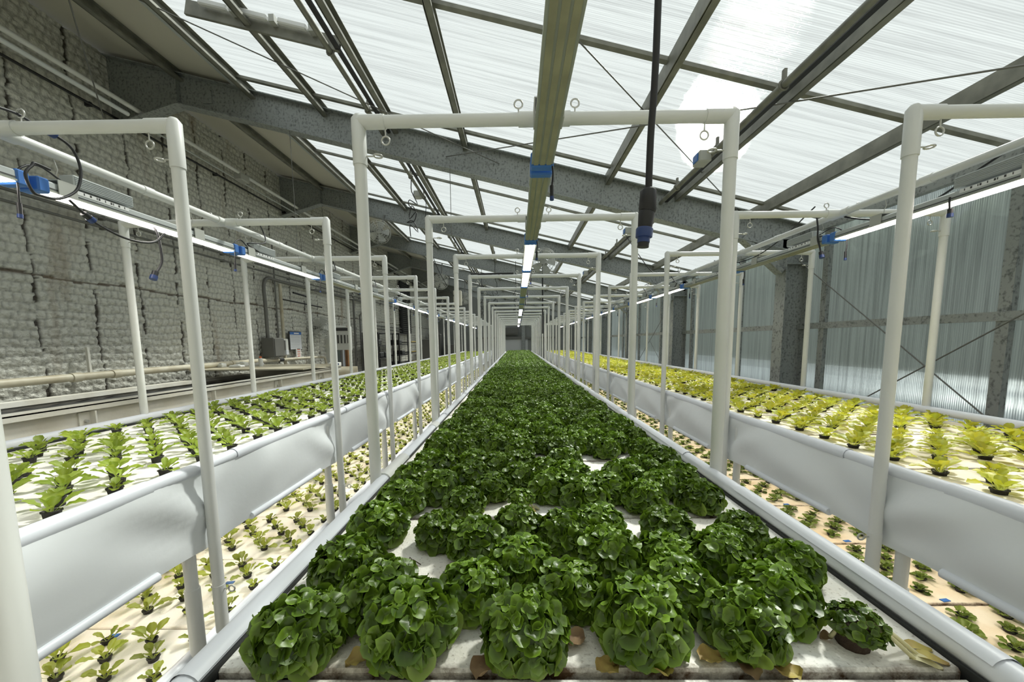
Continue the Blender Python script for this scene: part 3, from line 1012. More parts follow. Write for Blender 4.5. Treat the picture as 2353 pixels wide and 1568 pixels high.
# water tank
def tank():
    x0, x1, y0, y1, zt = -5.08, -3.4, -1.2, 7.3, -.47
    t = empty('water_tank', ((x0 + x1) / 2, 3, FLOOR), 'long pale painted water tank between left wall and left beds', 'tank')
    b = MB(); b.box((x1 - .03, (y0 + y1) / 2, (FLOOR + zt) / 2), (.05, y1 - y0, zt - FLOOR)); b.build('front_wall', M['conc'], t)
    b = MB(); b.box((x0 + .03, (y0 + y1) / 2, (FLOOR + zt) / 2 - .06), (.05, y1 - y0, zt - FLOOR - .12)); b.build('back_wall', M['conc'], t)
    b = MB(); b.box(((x0 + x1) / 2, y1 - .03, (FLOOR + zt) / 2), (x1 - x0 - .12, .05, zt - FLOOR)); b.box(((x0 + x1) / 2, y0 + .03, (FLOOR + zt) / 2), (x1 - x0 - .12, .05, zt - FLOOR)); b.build('end_wall', M['conc'], t)
    b = MB(); b.box((x1 - .005, (y0 + y1) / 2, zt + .008), (.11, y1 - y0, .016)); b.box((x1 + .045, (y0 + y1) / 2, zt - .012), (.01, y1 - y0, .045)); b.build('top_flange', M['conc'], t)
    b = MB(); b.box((x0 + .05, (y0 + y1) / 2, zt - .105), (.12, y1 - y0, .05)); b.build('back_flange', M['conc'], t)
    for k in range(7):
        y = -.68 + 1.22 * k
        b = MB(); b.box((x1 + .025, y, (FLOOR + zt) / 2 - .02), (.055, .012, zt - FLOOR - .05)); b.box((x1 + .003, y - .04, (FLOOR + zt) / 2 - .02), (.012, .09, zt - FLOOR - .06))
        r_ = b.build('rib', M['conc'], t)
        b = MB()
        for zz in (zt - .12, zt - .30):
            b.tube([(x1 + .005, y - .045, zz), (x1 + .03, y - .045, zz)], .012, 8)
        b.build('bolt', M['steel_eye'], r_)
    b = MB()
    n1, n2 = 60, 8
    vs = [(x0 + .07 + (x1 - x0 - .15) * j / (n2 - 1), y0 + .1 + (y1 - y0 - .2) * i / (n1 - 1), zt - .165 + rnd.uniform(-.012, .012) + .015 * math.sin(j * 1.1)) for i in range(n1) for j in range(n2)]
    fs = [(i * n2 + j, i * n2 + j + 1, (i + 1) * n2 + j + 1, (i + 1) * n2 + j) for i in range(n1 - 1) for j in range(n2 - 1)]
    b.add(vs, fs, True)
    b.build('black_liner', M['black_soft'], t)
tank()
b = MB(); b.box((-4.25, 6.6, -.405), (1.75, 1.3, .02), Matrix.Rotation(.04, 3, 'Z'))
tag(b.build('cover_board', M['pvc_beige'], None, (-4.25, 6.6, -.415)), 'thin tan cover board lying across the far end of the tank', 'board')
for i, (dx, dy, w, h, m) in enumerate([(-.1, 0, .16, .07, 'whiteboxm'), (.1, .14, .12, .05, 'label'), (-.32, -.2, .1, .06, 'whiteboxm'), (.02, -.3, .2, .04, 'label')]):
    b = MB(); b.box((-4.75 + dx, 6.75 + dy, -.395 + h / 2), (w, .12, h), bev=.01); b.box((-4.75 + dx, 6.75 + dy, -.39 + h), (w * .4, .05, .012))
    tag(b.build('small_carton', M[m], None, (-4.75 + dx, 6.75 + dy, -.395)), 'small pale carton among the clutter on the tan cover board', 'carton', 'clutter on the tank cover')
b = MB(); b.tube([(-4.5, 6.72, -.394), (-4.5, 6.72, -.27), (-4.5, 6.72, -.25)], [.035, .035, .018], 12); b.mi = 1; b.tube([(-4.5, 6.72, -.25), (-4.5, 6.72, -.22)], .02, 10)
tag(b.build('orange_capped_bottle', [M['whiteboxm'], M['red']], None, (-4.5, 6.72, -.394)), 'small white bottle with an orange cap on the tan cover board', 'bottle')
# drum
t = empty('pump_drum', (-3.75, 7.9, FLOOR), 'pale round pump drum lying beyond the water tank', 'drum')
b = MB(); b.tube([(-4.05, 7.8, -.68), (-3.35, 8.05, -.68)], .19, 20); b.build('barrel', M['pvc_beige'], t)
b = MB(); b.tube([(-4.07, 7.793, -.68), (-4.12, 7.775, -.68)], .205, 20); b.build('end_ring', M['steelgrey'], t)
b = MB(); b.box((-3.7, 7.93, -1.32), (.5, .34, .86)); b.build('stand', M['steelgrey'], t)
b = MB(); b.box((-3.75, 7.9, -.44), (.2, .16, .08), bev=.01); b.mi = 1; b.box((-3.70, 7.83, -.43), (.12, .02, .04)); b.build('valve', [M['whiteboxm'], M['bluedark']], t)

# far wall furniture
b = MB(); b.box((.0, YF - .03, -.80), (1.45, .05, 1.85)); tag(b.build('far_door_panel', M['farwhite'], None, (0, YF - .03, FLOOR)), 'pale roller door panel in the far wall', 'door panel')
b = MB(); b.box((.0, YF - .12, .2), (5, .1, .12)); tag(b.build('far_beam', M['steelgrey'], None, (0, YF - .12, .2)), 'dark beam across the far wall above the pale panel', 'beam')
b = MB(); b.box((.45, YF - .15, -.2), (.22, .1, 3.1)); tag(b.build('far_post', M['galv'], None, (.45, YF - .15, FLOOR)), 'grey steel post on the far wall right of centre', 'post')
b = MB(); b.box((-.3, YF - .12, .62), (.85, .24, .45)); b.box((-.3, YF - .26, .62), (.6, .05, .3)); tag(b.build('far_vent_box', M['duct'], None, (-.3, YF - .2, .4)), 'dark vent box above the far door panel', 'vent')

# ------------------------------------------------------------------ growing beds
RAFT0 = .635
NR = 34
Y0B, Y1B = RAFT0 + .0, RAFT0 + NR * .61     # centre bed
def liner_mesh(x, side, y0, y1, ztop, zbot, amp, seed, dy=.035, nz=11, post_y=1.605):
    """cloth skirt hanging on the aisle side (side = +1 towards +x)"""
    r = np.random.RandomState(seed)
    ph = r.rand(8) * 7
    ys = np.arange(y0, y1, dy)
    vs, fs = [], []
    for i, y in enumerate(ys):
        u = ((y - post_y) % 1.22) / 1.22     # 0 at a post
        sag = math.sin(PI * u)
        k = int((y - post_y) // 1.22)
        # bottom edge: low just past the post, then lifted by the bottom rail
        zb = zbot - .035 * (1 - sag) + .012 * math.sin(y * 5 + ph[0]) - .0035 * (y - 1)
        tight = math.exp(-((u - .5) / .5) ** 4)
        for j in range(nz):
            v = j / (nz - 1)
            z = ztop + (zb - ztop) * v
            d1 = math.sin(9.5 * (u + .32 * v) + ph[1] + k) * math.exp(-((u + .2 * v - .15) / .22) ** 2)
            d2 = math.sin(14 * (u - .45 * v) + ph[2] + 2 * k) * math.exp(-((u - .25 * v - .82) / .2) ** 2)
            fold = .6 * d1 + .6 * d2 + .25 * math.sin(5 * u + 3 * v + k + ph[3])
            off = amp * fold * math.sin(PI * min(1, v * 1.15)) ** .8 + .03 * math.sin(PI * v) * sag
            vs.append((x + side * off, y, z))
    n = len(ys)
    for i in range(n - 1):
        for j in range(nz - 1):
            q = (i * nz + j, i * nz + j + 1, (i + 1) * nz + j + 1, (i + 1) * nz + j)
            fs.append(q if side < 0 else q[::-1])
    return vs, fs

def bed(name, label, xa, xb, y0, y1, zt, aisle, zb, mat_rail='rail', seed=1, posts=True, post_y=1.605, clipoff=0.0, dz=(.035, .035)):
    """xa<xb outer edges, aisle: list of sides with a cloth skirt (-1 left, +1 right), zt raft surface"""
    t = empty(name, ((xa + xb) / 2, 8, FLOOR), label, 'growing bed')
    for s, x in ((-1, xa), (1, xb)):
        zr = zt + dz[0 if s < 0 else 1]
        b = MB(); b.tube([(x, y0, zr), (x, y1, zr)], .027, 14); b.build('top_rail', M[mat_rail], t)
        # black pond liner lip inside the rail
        b = MB(); b.box((x - s * .029, (y0 + y1) / 2, zt - .012), (.006, y1 - y0, .05)); b.build('liner_lip', M['black_soft'], t)
        if s in aisle:
            vs, fs = liner_mesh(x + s * .020, s, y0, y1, zr + .004, zb, .042, seed + s)
            b = MB(); b.add(vs, fs, True); b.build('liner_skirt', M['liner'], t)
            # bottom rail pieces and snap clips
            k = 0
            y = post_y - 1.22 * 3
            while y < y1 - 1.3:
                if y > y0 - .6:
                    a, c = max(y0, y + .28), y + .98
                    zz = lambda yy: zb - .0035 * (yy - 1) - .004
                    bb = MB(); bb.tube([(x + s * .022, a, zz(a)), (x + s * .022, c, zz(c))], .019, 10); bb.build('bottom_rail', M['rail'], t)
                    # half-round clip over the top rail
                    vs, fs = [], []
                    a0, a1 = y + .22 + clipoff, y + 1.0 + clipoff
                    for yy in (a0, a1):
                        for q in range(11):
                            th = PI * (-.18 + 1.0 * q / 10) if s > 0 else PI * (.18 + 1.0 * q / 10)
                            vs.append((x + (.0300) * math.cos(th), yy, zr + .0300 * math.sin(th)))
                    fs = [(q, q + 1, 12 + q, 11 + q) for q in range(10)]
                    bb = MB(); bb.add(vs, fs, True); bb.build('rail_clip', M['rail'], t)
                y += 1.22
        else:
            b = MB(); b.box((x + s * .01, (y0 + y1) / 2, (zt + zb) / 2), (.02, y1 - y0, zt - zb)); b.build('side_panel', M['liner'], t)
    # trough under the boards
    b = MB(); b.box(((xa + xb) / 2, (y0 + y1) / 2, zt - .20), (xb - xa - .10, y1 - y0, .03)); b.box(((xa + xb) / 2, (y0 + y1) / 2, zt - .055), (xb - xa - .1, y1 - y0, .012)); b.build('trough_floor', M['black_soft'], t)
    if posts:
        y = post_y
        i = 0
        while y < y1:
            for s, x in ((-1, xa), (1, xb)):
                b = MB(); b.tube([(x - s * .012, y - .06, FLOOR), (x - s * .012, y - .06, zt - .03)], .024, 10)
                b.tube([(x - s * .012, y - .06, -1.36), (x - s * .012, y - .06, -1.05)], .029, 10)
                b.build('support_post', M['pvc'], t)
            y += 1.22
    return t
XC = (-.585, .825)
XLU = (-2.795, -1.40)
XRU = (1.60, 2.99)
bed('center_bed', 'middle growing bed full of large dark green lettuce', XC[0], XC[1], .05, Y1B, -.60, (-1, 1), -.90, seed=3, dz=(.0, .028))
bed('upper_left_bed', 'upper left growing bed with a white cloth skirt and green seedlings', XLU[0], XLU[1], .2, Y1B, -.575, (1,), -.875, seed=5)
bed('upper_right_bed', 'upper right growing bed with a white cloth skirt and yellow green plants', XRU[0], XRU[1], .2, Y1B, -.590, (-1,), -.87, seed=9, dz=(.025, .06))
bed('lower_left_bed', 'low growing bed underneath the upper left bed', -2.80, -1.44, .6, Y1B, -1.40, (), -1.55, seed=13, posts=False)
bed('lower_right_bed', 'low growing bed underneath the upper right bed', 1.66, 3.02, .6, Y1B, -1.40, (), -1.55, seed=17, posts=False)
# joint sleeves on the centre rail
for i, (y, l) in enumerate([(1.62, .30), (2.6, .12)]):
    b = MB(); b.tube([(XC[0], y, -.60), (XC[0], y + l, -.60)], .0335, 14)
    tag(b.build('rail_sleeve', M['pvc'], None, (XC[0], y, -.60)), ['pale long sleeve on the left rail of the middle bed', 'short sleeve farther along the left rail of the middle bed'][i], 'sleeve')

# foam boards
BN = ['nearest', 'second', 'third', 'fourth', 'fifth', 'sixth', 'seventh', 'eighth', 'ninth', 'tenth', 'eleventh', 'twelfth', 'thirteenth',
      'fourteenth', 'fifteenth', 'sixteenth', 'seventeenth', 'eighteenth', 'nineteenth', 'twentieth', 'twenty-first', 'twenty-second', 'twenty-third',
      'twenty-fourth', 'twenty-fifth', 'twenty-sixth', 'twenty-seventh', 'twenty-eighth', 'twenty-ninth', 'thirtieth', 'thirty-first', 'thirty-second', 'thirty-third', 'thirty-fourth', 'thirty-fifth']
def boards(xa, xb, s0, n, zt, m, where, holes):
    xc = (xa + xb) / 2
    w = xb - xa - (.056 if holes else .072)
    base = MB(); base.box((xc, 0, zt - .022), (w, .600, .044), bev=.005)
    proto = base.build('foam_board', m, None, (xc, 0, zt - .04))
    for i in range(n):
        o = proto if i == 0 else proto.copy()
        if i: COL.objects.link(o)
        o.location = (xc, s0 + .61 * (i + .5), zt - .04)
        o.rotation_euler.z = rnd.uniform(-.002, .002)
        tag(o, '%s, %s from the camera' % (where.replace(' of the ', ' foam board of the '), BN[i]), 'foam board', 'foam boards of the ' + where.split('the ')[1])
boards(*XC, RAFT0, NR, -.595, M['foam_c'], 'white stained of the middle bed', 1)
boards(*XLU, .51, NR, -.572, M['foam_lu'], 'clean white of the upper left bed', 0)
boards(*XRU, .43, NR, -.575, M['foam_ru'], 'cream stained of the upper right bed', 0)
boards(-2.80, -1.44, 1.14, NR - 1, -1.40, M['foam_ll'], 'cream of the lower left bed', 0)
boards(1.66, 3.02, .69, NR - 1, -1.40, M['foam_rl'], 'tan of the lower right bed', 0)
b = MB(); b.box((.12, RAFT0 - .305, -.622), (XC[1] - XC[0] - .072, .600, .044), bev=.005)
o = b.build('foam_board', M['foam_c'], None, (.12, RAFT0 - .305, -.64))
tag(o, 'white foam board showing only its brown edge at the bottom of the picture', 'foam board', 'foam boards of the middle bed')
# empty square hole blocks on the first board
for i, (x, y) in enumerate([(-.29, .935), (-.19, .845)]):
    b = MB(); b.box((x, y, -.602), (.055, .055, .02), Matrix.Rotation(.2, 3, 'Z')); b.mi = 1; b.box((x, y, -.594), (.038, .038, .012), Matrix.Rotation(.2, 3, 'Z'), bev=.004)
    for q in range(7):
        a = rnd.uniform(0, 6.28); l_ = rnd.uniform(.02, .045)
        b.tube([(x, y, -.585), (x + l_ * .5 * math.cos(a), y + l_ * .5 * math.sin(a), -.575 + rnd.uniform(0, .012)), (x + l_ * math.cos(a), y + l_ * math.sin(a), -.592)], .0014, 4)
    tag(b.build('root_plug', [M['dead'], M['soil']], None, (x, y, -.6)), ['brown empty root plug on nearest middle board, the farther one', 'brown empty root plug on nearest middle board, the nearer one'][i], 'root plug')

# ------------------------------------------------------------------ plants
def leafdisc(n, seg=12, rings=2, seed=0, lob=.09, wav=.21):
    """n random cupped round leaves as arrays: verts (n,k,3) in unit size, tip towards +x, normal +z; rim flag (k)"""
    r = np.random.RandomState(seed)
    th = np.arange(seg) * 2 * PI / seg
    K = 1 + seg * rings
    V = np.zeros((n, K, 3))
    rim = np.zeros(K)
    ph = r.rand(n, 4) * 6.28
    kk = r.choice([2, 3, 4], n)
    cup = r.uniform(-.1, .45, n)
    for q in range(rings):
        rr = (q + 1) / rings
        rad = rr * (1 + rr * lob * np.cos(kk[:, None] * th[None] + ph[:, :1]) + rr * .03 * np.cos(5 * th[None] + ph[:, 1:2]))
        rad = rad * (1 - .22 * rr * np.cos(th[None] + PI) * -1 * -1)
        x = rad * np.cos(th) * 1.05
        y = rad * np.sin(th)
        z = cup[:, None] * rr ** 2 - .45 * rr ** 2 * np.clip(np.cos(th[None]), 0, 1) * r.rand(n, 1) + wav * rr ** 2 * np.sin(kk[:, None] * th[None] + ph[:, 2:3])
        s = 1 + q * seg
        V[:, s:s + seg, 0], V[:, s:s + seg, 1], V[:, s:s + seg, 2] = x, y, z
        rim[s:s + seg] = rr
    V[:, 0, 2] = 0
    F = []
    for k in range(seg):
        F.append((0, 1 + k, 1 + (k + 1) % seg))
    for q in range(rings - 1):
        for k in range(seg):
            a, b_ = 1 + q * seg + k, 1 + q * seg + (k + 1) % seg
            F.append((a, a + seg, b_ + seg, b_))
    return V, rim, F

def frames(nrm, tip):
    nrm = nrm / np.linalg.norm(nrm, axis=1, keepdims=True)
    x = tip - nrm * np.sum(tip * nrm, 1, keepdims=True)
    x = x / (np.linalg.norm(x, axis=1, keepdims=True) + 1e-9)
    y = np.cross(nrm, x)
    return x, y, nrm

def head_arrays(seed, N=150, seg=12, rings=2, R=.085, pale=0.0, lo=0.0, hi=1.0):
    """a round head of many rounded leaflets; returns V, F, C"""
    r = np.random.RandomState(seed)
    t = (np.arange(N) + .5) / N
    t = lo + (hi - lo) * t
    psi = t ** .62 * 1.92 + r.uniform(-.06, .06, N)
    phi = np.arange(N) * 2.39996 + r.uniform(-.25, .25, N)
    rad = R * (1 + r.uniform(-.10, .08, N))
    d = np.stack([np.sin(psi) * np.cos(phi), np.sin(psi) * np.sin(phi), np.cos(psi)], 1)
    C0 = np.array([0, 0, R * .58])
    size = R * (.135 + .165 * t ** 1.2) * r.uniform(.8, 1.25, N)
    flat = np.where(d[:, 2] > 0, .78, .62)
    P_ = d * (rad - size * .55)[:, None]
    P_[:, 2] *= flat
    P_ += C0
    P_[:, 2] = np.maximum(P_[:, 2], size * .35)
    nrm = d * (.55 + .45 * t)[:, None] + r.uniform(-.55, .55, (N, 3)) * (1.15 - .5 * t)[:, None]
    nrm[:, 2] += .25
    tip = np.stack([np.cos(phi), np.sin(phi), .25 - t * 1.1], 1) + r.uniform(-.3, .3, (N, 3))
    X, Y, Z = frames(nrm, tip)
    V, rim, F = leafdisc(N, seg, rings, seed)
    W_ = (P_[:, None, :] + size[:, None, None] * (V[..., 0:1] * X[:, None] + V[..., 1:2] * Y[:, None] + V[..., 2:3] * Z[:, None]))
    W_[..., 2] = np.maximum(W_[..., 2], .003)
    g0 = np.array([.030, .060, .005]); g1 = np.array([.090, .152, .011]); g2 = np.array([.15, .20, .030])
    mixv = r.rand(N, 1)
    base = g0 * (1 - mixv) + g1 * mixv
    young = np.clip(1 - t * 3.0, 0, 1)[:, None]
    base = base * (1 + .6 * young)
    old = np.clip((t - .80) / .2, 0, 1)[:, None] * r.rand(N, 1)
    base = base * (1 - old * .7) + g2 * old * .7
    base = base * (1 - pale) + np.array([.20, .27, .06]) * pale
    col = base[:, None, :] * (1 + .95 * rim[None, :, None] ** 4)
    k = V.shape[1]
    Fi = (np.array([f if len(f) == 4 else (*f, f[0]) for f in F])[None] + (np.arange(N) * k)[:, None, None])
    FF = []
    nt_ = seg
    A = Fi[:, :nt_, :3].reshape(-1, 3)
    B = Fi[:, nt_:, :].reshape(-1, 4)
    return W_.reshape(-1, 3), A, B, col.reshape(-1, 3)

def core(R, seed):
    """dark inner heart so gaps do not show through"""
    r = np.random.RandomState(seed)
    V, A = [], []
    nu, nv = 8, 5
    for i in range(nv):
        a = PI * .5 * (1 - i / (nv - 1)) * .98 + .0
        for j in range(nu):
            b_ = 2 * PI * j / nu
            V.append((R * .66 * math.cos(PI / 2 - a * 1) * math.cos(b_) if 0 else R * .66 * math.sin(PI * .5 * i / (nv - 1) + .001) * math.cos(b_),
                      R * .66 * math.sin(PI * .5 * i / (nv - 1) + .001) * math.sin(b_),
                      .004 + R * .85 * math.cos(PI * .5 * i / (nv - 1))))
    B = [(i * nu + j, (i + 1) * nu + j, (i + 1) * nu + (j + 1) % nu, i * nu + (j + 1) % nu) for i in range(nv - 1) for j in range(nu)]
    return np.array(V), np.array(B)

HR = .085
head_meshes = []
for s in range(5):
    V, A, B, C = head_arrays(100 + s, 260, 12, 3, HR, hi=.95)
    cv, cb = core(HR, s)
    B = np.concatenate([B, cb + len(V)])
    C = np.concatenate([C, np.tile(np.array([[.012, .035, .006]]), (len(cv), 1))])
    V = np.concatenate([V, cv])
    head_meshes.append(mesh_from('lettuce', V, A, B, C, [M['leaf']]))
skirt_meshes = []
for s in range(4):
    V, A, B, C = head_arrays(200 + s, 22, 14, 2, HR * 1.02, pale=.35, lo=.90, hi=1.0)
    skirt_meshes.append(mesh_from('lettuce_outer_leaves', V, A, B, C, [M['leaf']]))

HEADS = [(-0.410,0.655,0.087),(-0.200,0.664,0.091),(0.010,0.655,0.082),(0.227,0.680,0.089),(0.426,0.670,0.077),
(-0.297,0.766,0.088),(-0.097,0.786,0.078),(0.112,0.789,0.078),(0.345,0.788,0.080),(0.536,0.761,0.084),
(-0.414,0.879,0.087),(0.005,0.888,0.080),(0.229,0.911,0.081),(0.366,0.916,0.078),(0.485,0.898,0.077),(0.652,0.880,0.070),
(-0.409,1.082,0.086),(-0.223,1.048,0.070),(-0.112,0.984,0.080),(-0.000,1.083,0.074),(0.131,1.032,0.079),(0.240,1.102,0.076),(0.434,1.075,0.074),(0.551,0.978,0.064),(0.638,1.065,0.068)]
POSW = ['left rail', 'left rail']
rows = [(x * 1.03, y + .028, r, 0, 0) for (x, y, r) in HEADS]
for bi in range(1, NR):
    s0 = RAFT0 + .61 * bi
    for q in range(5):
        y = s0 + .06 + .105 * q
        xs = [-.41 + .2115 * c for c in range(6)] if q % 2 == 0 else [-.305 + .2115 * c for c in range(5)]
        for c, x in enumerate(xs):
            if bi == 1 and q == 0 and c in (2, 3): continue
            if bi == 1 and q >= 3 and abs(x - .36) < .1 : continue
            if bi == 2 and q == 0 and c in (1,) : continue
            if rnd.random() < .012 and bi > 3: continue
            g = max(.70, 1 - .018 * bi)
            rows.append((x + rnd.uniform(-.014, .014), y + rnd.uniform(-.012, .012), HR * rnd.uniform(.84, 1.04) * (.95 if bi > 2 else 1), bi, (q, c)))
rows.append((.24, 1.325, .088, 1, (0, 3)))
rows[25:] = sorted(rows[25:], key=lambda a: (a[3], a[4][0] if a[4] else 0, a[4][1] if a[4] else 0))
near_names = ['front row of the middle bed, first from the left rail', 'front row of the middle bed, second from the left rail', 'front row of the middle bed, third from the left rail',
 'front row of the middle bed, fourth from the left rail, the tallest', 'front row of the middle bed, fifth from the left rail']
def head_label(i, x, y, bi, rc):
    if i < 5: return 'large dark lettuce, ' + near_names[i]
    if i < 10: return 'large dark lettuce, second row of the middle bed, %s from the left rail' % ORD[i - 5]
    if i < 16: return 'dark lettuce, third row of the middle bed, %s from the left rail' % ORD[i - 10]
    if i < 25: return 'dark lettuce near the first seam, middle bed, %s from the left rail' % ORD[i - 16]
    if bi < 5:
        return 'dark lettuce, %s board of the middle bed, row %s, %s from the left' % (BN[bi], ['one', 'two', 'three', 'four', 'five'][rc[0]], ORD[rc[1]])
    return 'dark lettuce crowded on the %s board of the middle bed' % BN[bi]
far = []
zt_c = -.598
for i, (x, y, r, bi, rc) in enumerate(rows):
    if i < 298:
        o = bpy.data.objects.new('lettuce', head_meshes[i % 5])
        COL.objects.link(o)
        o.location = (x, y, zt_c)
        s = r / HR * .97
        o.scale = (s, s, s * rnd.uniform(.92, 1.12) * (1.1 if i == 3 else 1))
        o.rotation_euler = (rnd.uniform(-.08, .08), rnd.uniform(-.08, .08), rnd.uniform(0, 6.28))
        tag(o, head_label(i, x, y, bi, rc), 'lettuce', 'dark lettuce heads of the middle bed' if bi < 1 else 'dark lettuce on the %s middle board' % BN[bi])
        if bi < 2:
            c = bpy.data.objects.new('outer_leaves', skirt_meshes[i % 4])
            COL.objects.link(c)
            c.parent = o
            c['label'] = 'paler lower leaves'
    else:
        far.append((x, y, r))
# the rest of the bed, far away
def merge(items, variants, place):
    Vs, As, Bs, Cs = [], [], [], []
    off = 0
    for k, it in enumerate(items):
        V, A, B, C = variants[k % len(variants)]
        V2 = place(V, it, k)
        Vs.append(V2); As.append(A + off); Bs.append(B + off); Cs.append(C * (0.85 + .3 * ((k * 7919) % 97) / 97))
        off += len(V)
    return np.concatenate(Vs), np.concatenate(As), np.concatenate(Bs), np.concatenate(Cs)
lowheads = [head_arrays(300 + s, 80, 7, 1, HR) for s in range(4)]
lowheads = [(V, A, np.zeros((0, 4), int), C) for V, A, B, C in lowheads]
def placeh(V, it, k):
    a = k * 1.7
    s = it[2] / HR
    R_ = np.array([[math.cos(a), -math.sin(a), 0], [math.sin(a), math.cos(a), 0], [0, 0, 1]])
    return (V @ R_.T) * s + np.array([it[0], it[1], zt_c])
V, A, B, C = merge(far, lowheads, placeh)
me = mesh_from('distant_lettuce', V, A, B, C, [M['leaf']])
o = bpy.data.objects.new('distant_lettuce', me)
COL.objects.link(o)
tag(o, 'mass of dark lettuce filling the far part of the middle bed', 'lettuce', kind='stuff')

# the two poor heads
def poor(x, y, r, label, lean, stalks):
    t = empty('stunted_lettuce', (x, y, zt_c), label, 'lettuce')
    b = MB(); b.tube([(x, y, -.60), (x, y, -.56)], [.026, .032], 12); b.build('root_plug', M['soil'], t)
    V, A, B, C = head_arrays(int(x * 1000) % 500 + 7, 90, 12, 2, r)
    V = V * np.array([1, 1, .8]) + np.array([0, 0, .030])
    me = mesh_from('leaves', V, A, B, C, [M['leaf']])
    o = bpy.data.objects.new('leaves', me); COL.objects.link(o); o.parent = t
    o.rotation_euler = (lean, 0, 0)
    for (a, L, m) in stalks:
        b = MB()
        dx, dy = math.cos(a), math.sin(a)
        p = [(x + .02 * dx, y + .02 * dy, -.55), (x + L * .4 * dx, y + L * .4 * dy, -.555), (x + L * .75 * dx, y + L * .75 * dy, -.588)]
        b.tube(smoothpath(p, 4), .004, 6); b.build('stalk', M['stem'], t)
        vs = []
        for i in range(7):
            u = i / 6
            w = .013 * math.sin(PI * min(1, .12 + u * .86)) ** .7
            for v in (-1, 0, 1):
                px = L * (.7 + .38 * u)
                vs.append((x + px * dx - dy * w * v, y + px * dy + dx * w * v, -.592 + .006 * abs(v) + .004 * math.sin(u * 5)))
        fs = [(i * 3 + j, i * 3 + j + 1, i * 3 + j + 4, i * 3 + j + 3) for i in range(6) for j in range(2)]
        b = MB(); b.add(vs, fs, True); b.build('wilted_leaf', M[m], t)
poor(.650, .700, .048, 'small wilted lettuce with pale trailing stalks, front right of the middle bed', .1,
     [(-.15, .125, 'yellowleaf'), (-.38, .13, 'yellowleaf'), (-.52, .115, 'stem'), (2.9, .05, 'dead')])
poor(.012, 1.30, .048, 'tiny light green lettuce on a brown root plug, middle of the bed', 0,
     [(.1, .06, 'stem'), (3.3, .06, 'dead'), (-.4, .05, 'yellowleaf')])
# fallen yellow leaves on the first board
LV = [(-.305, .655, .5, 'yellowleaf', 'yellowed leaf lying between the first two front lettuces'), (-.222, .592 + .055, 3.9, 'yellowleaf', 'yellowed leaf under the second front lettuce'),
      (-.066, .625 + .02, 4.4, 'dead', 'brown dry leaf between second and third front lettuces'), (-.01, .594 + .05, 5.0, 'yellowleaf', 'yellow stalky leaf in front of the third lettuce'),
      (.165, .64, 3.6, 'yellowleaf', 'round yellow leaf left of the tallest front lettuce'), (.25, .646, 5.2, 'yellowleaf', 'folded yellow leaf in front of the tallest lettuce'),
      (.362, .66, 3.2, 'yellowleaf', 'yellow leaf left of the fifth front lettuce'), (.412, .645, 4.6, 'dead', 'brown dry leaf under the fifth front lettuce'),
      (.468, .635, 5.4, 'yellowleaf', 'yellow leaf hanging in front of the fifth lettuce'), (.10, .70, .3, 'dead', 'brown leaf scrap right of the third front lettuce'),
      (.60, .76, .2, 'yellowleaf', 'yellow leaf under the rightmost second row lettuce'), (-.18, .86, 1.9, 'dead', 'dry brown leaf by the empty root plugs'),
      (.36, .99, 2.5, 'dead', 'dry brown leaf left of a lettuce near the first seam'), (.60, .93, 1.4, 'yellowleaf', 'yellowish leaf near the right rail of the middle bed')]
for i, (x, y, a, m, lab) in enumerate(LV):
    vs, fs = [], []
    L, n = rnd.uniform(.045, .06), 8
    dx, dy = math.cos(a), math.sin(a)
    for q in range(n + 1):
        u = q / n
        w = .021 * math.sin(PI * (.08 + .84 * u)) ** .6 * (1 if u > .3 else .5 + u)
        for v in (-1, -.5, 0, .5, 1):
            vs.append((x + L * (u - .4) * dx - dy * w * v, y + L * (u - .4) * dy + dx * w * v, -.592 + .009 * v * v + .004 * math.sin(u * 9 + v * 4 + i) + .006 * u))
    fs = [(q * 5 + j, q * 5 + j + 1, q * 5 + j + 6, q * 5 + j + 5) for q in range(n) for j in range(4)]
    b = MB(); b.add(vs, fs, True)
    tag(b.build('fallen_leaf', M[m], None, (x, y, -.6)), lab, 'leaf', 'fallen leaves on the nearest middle board')

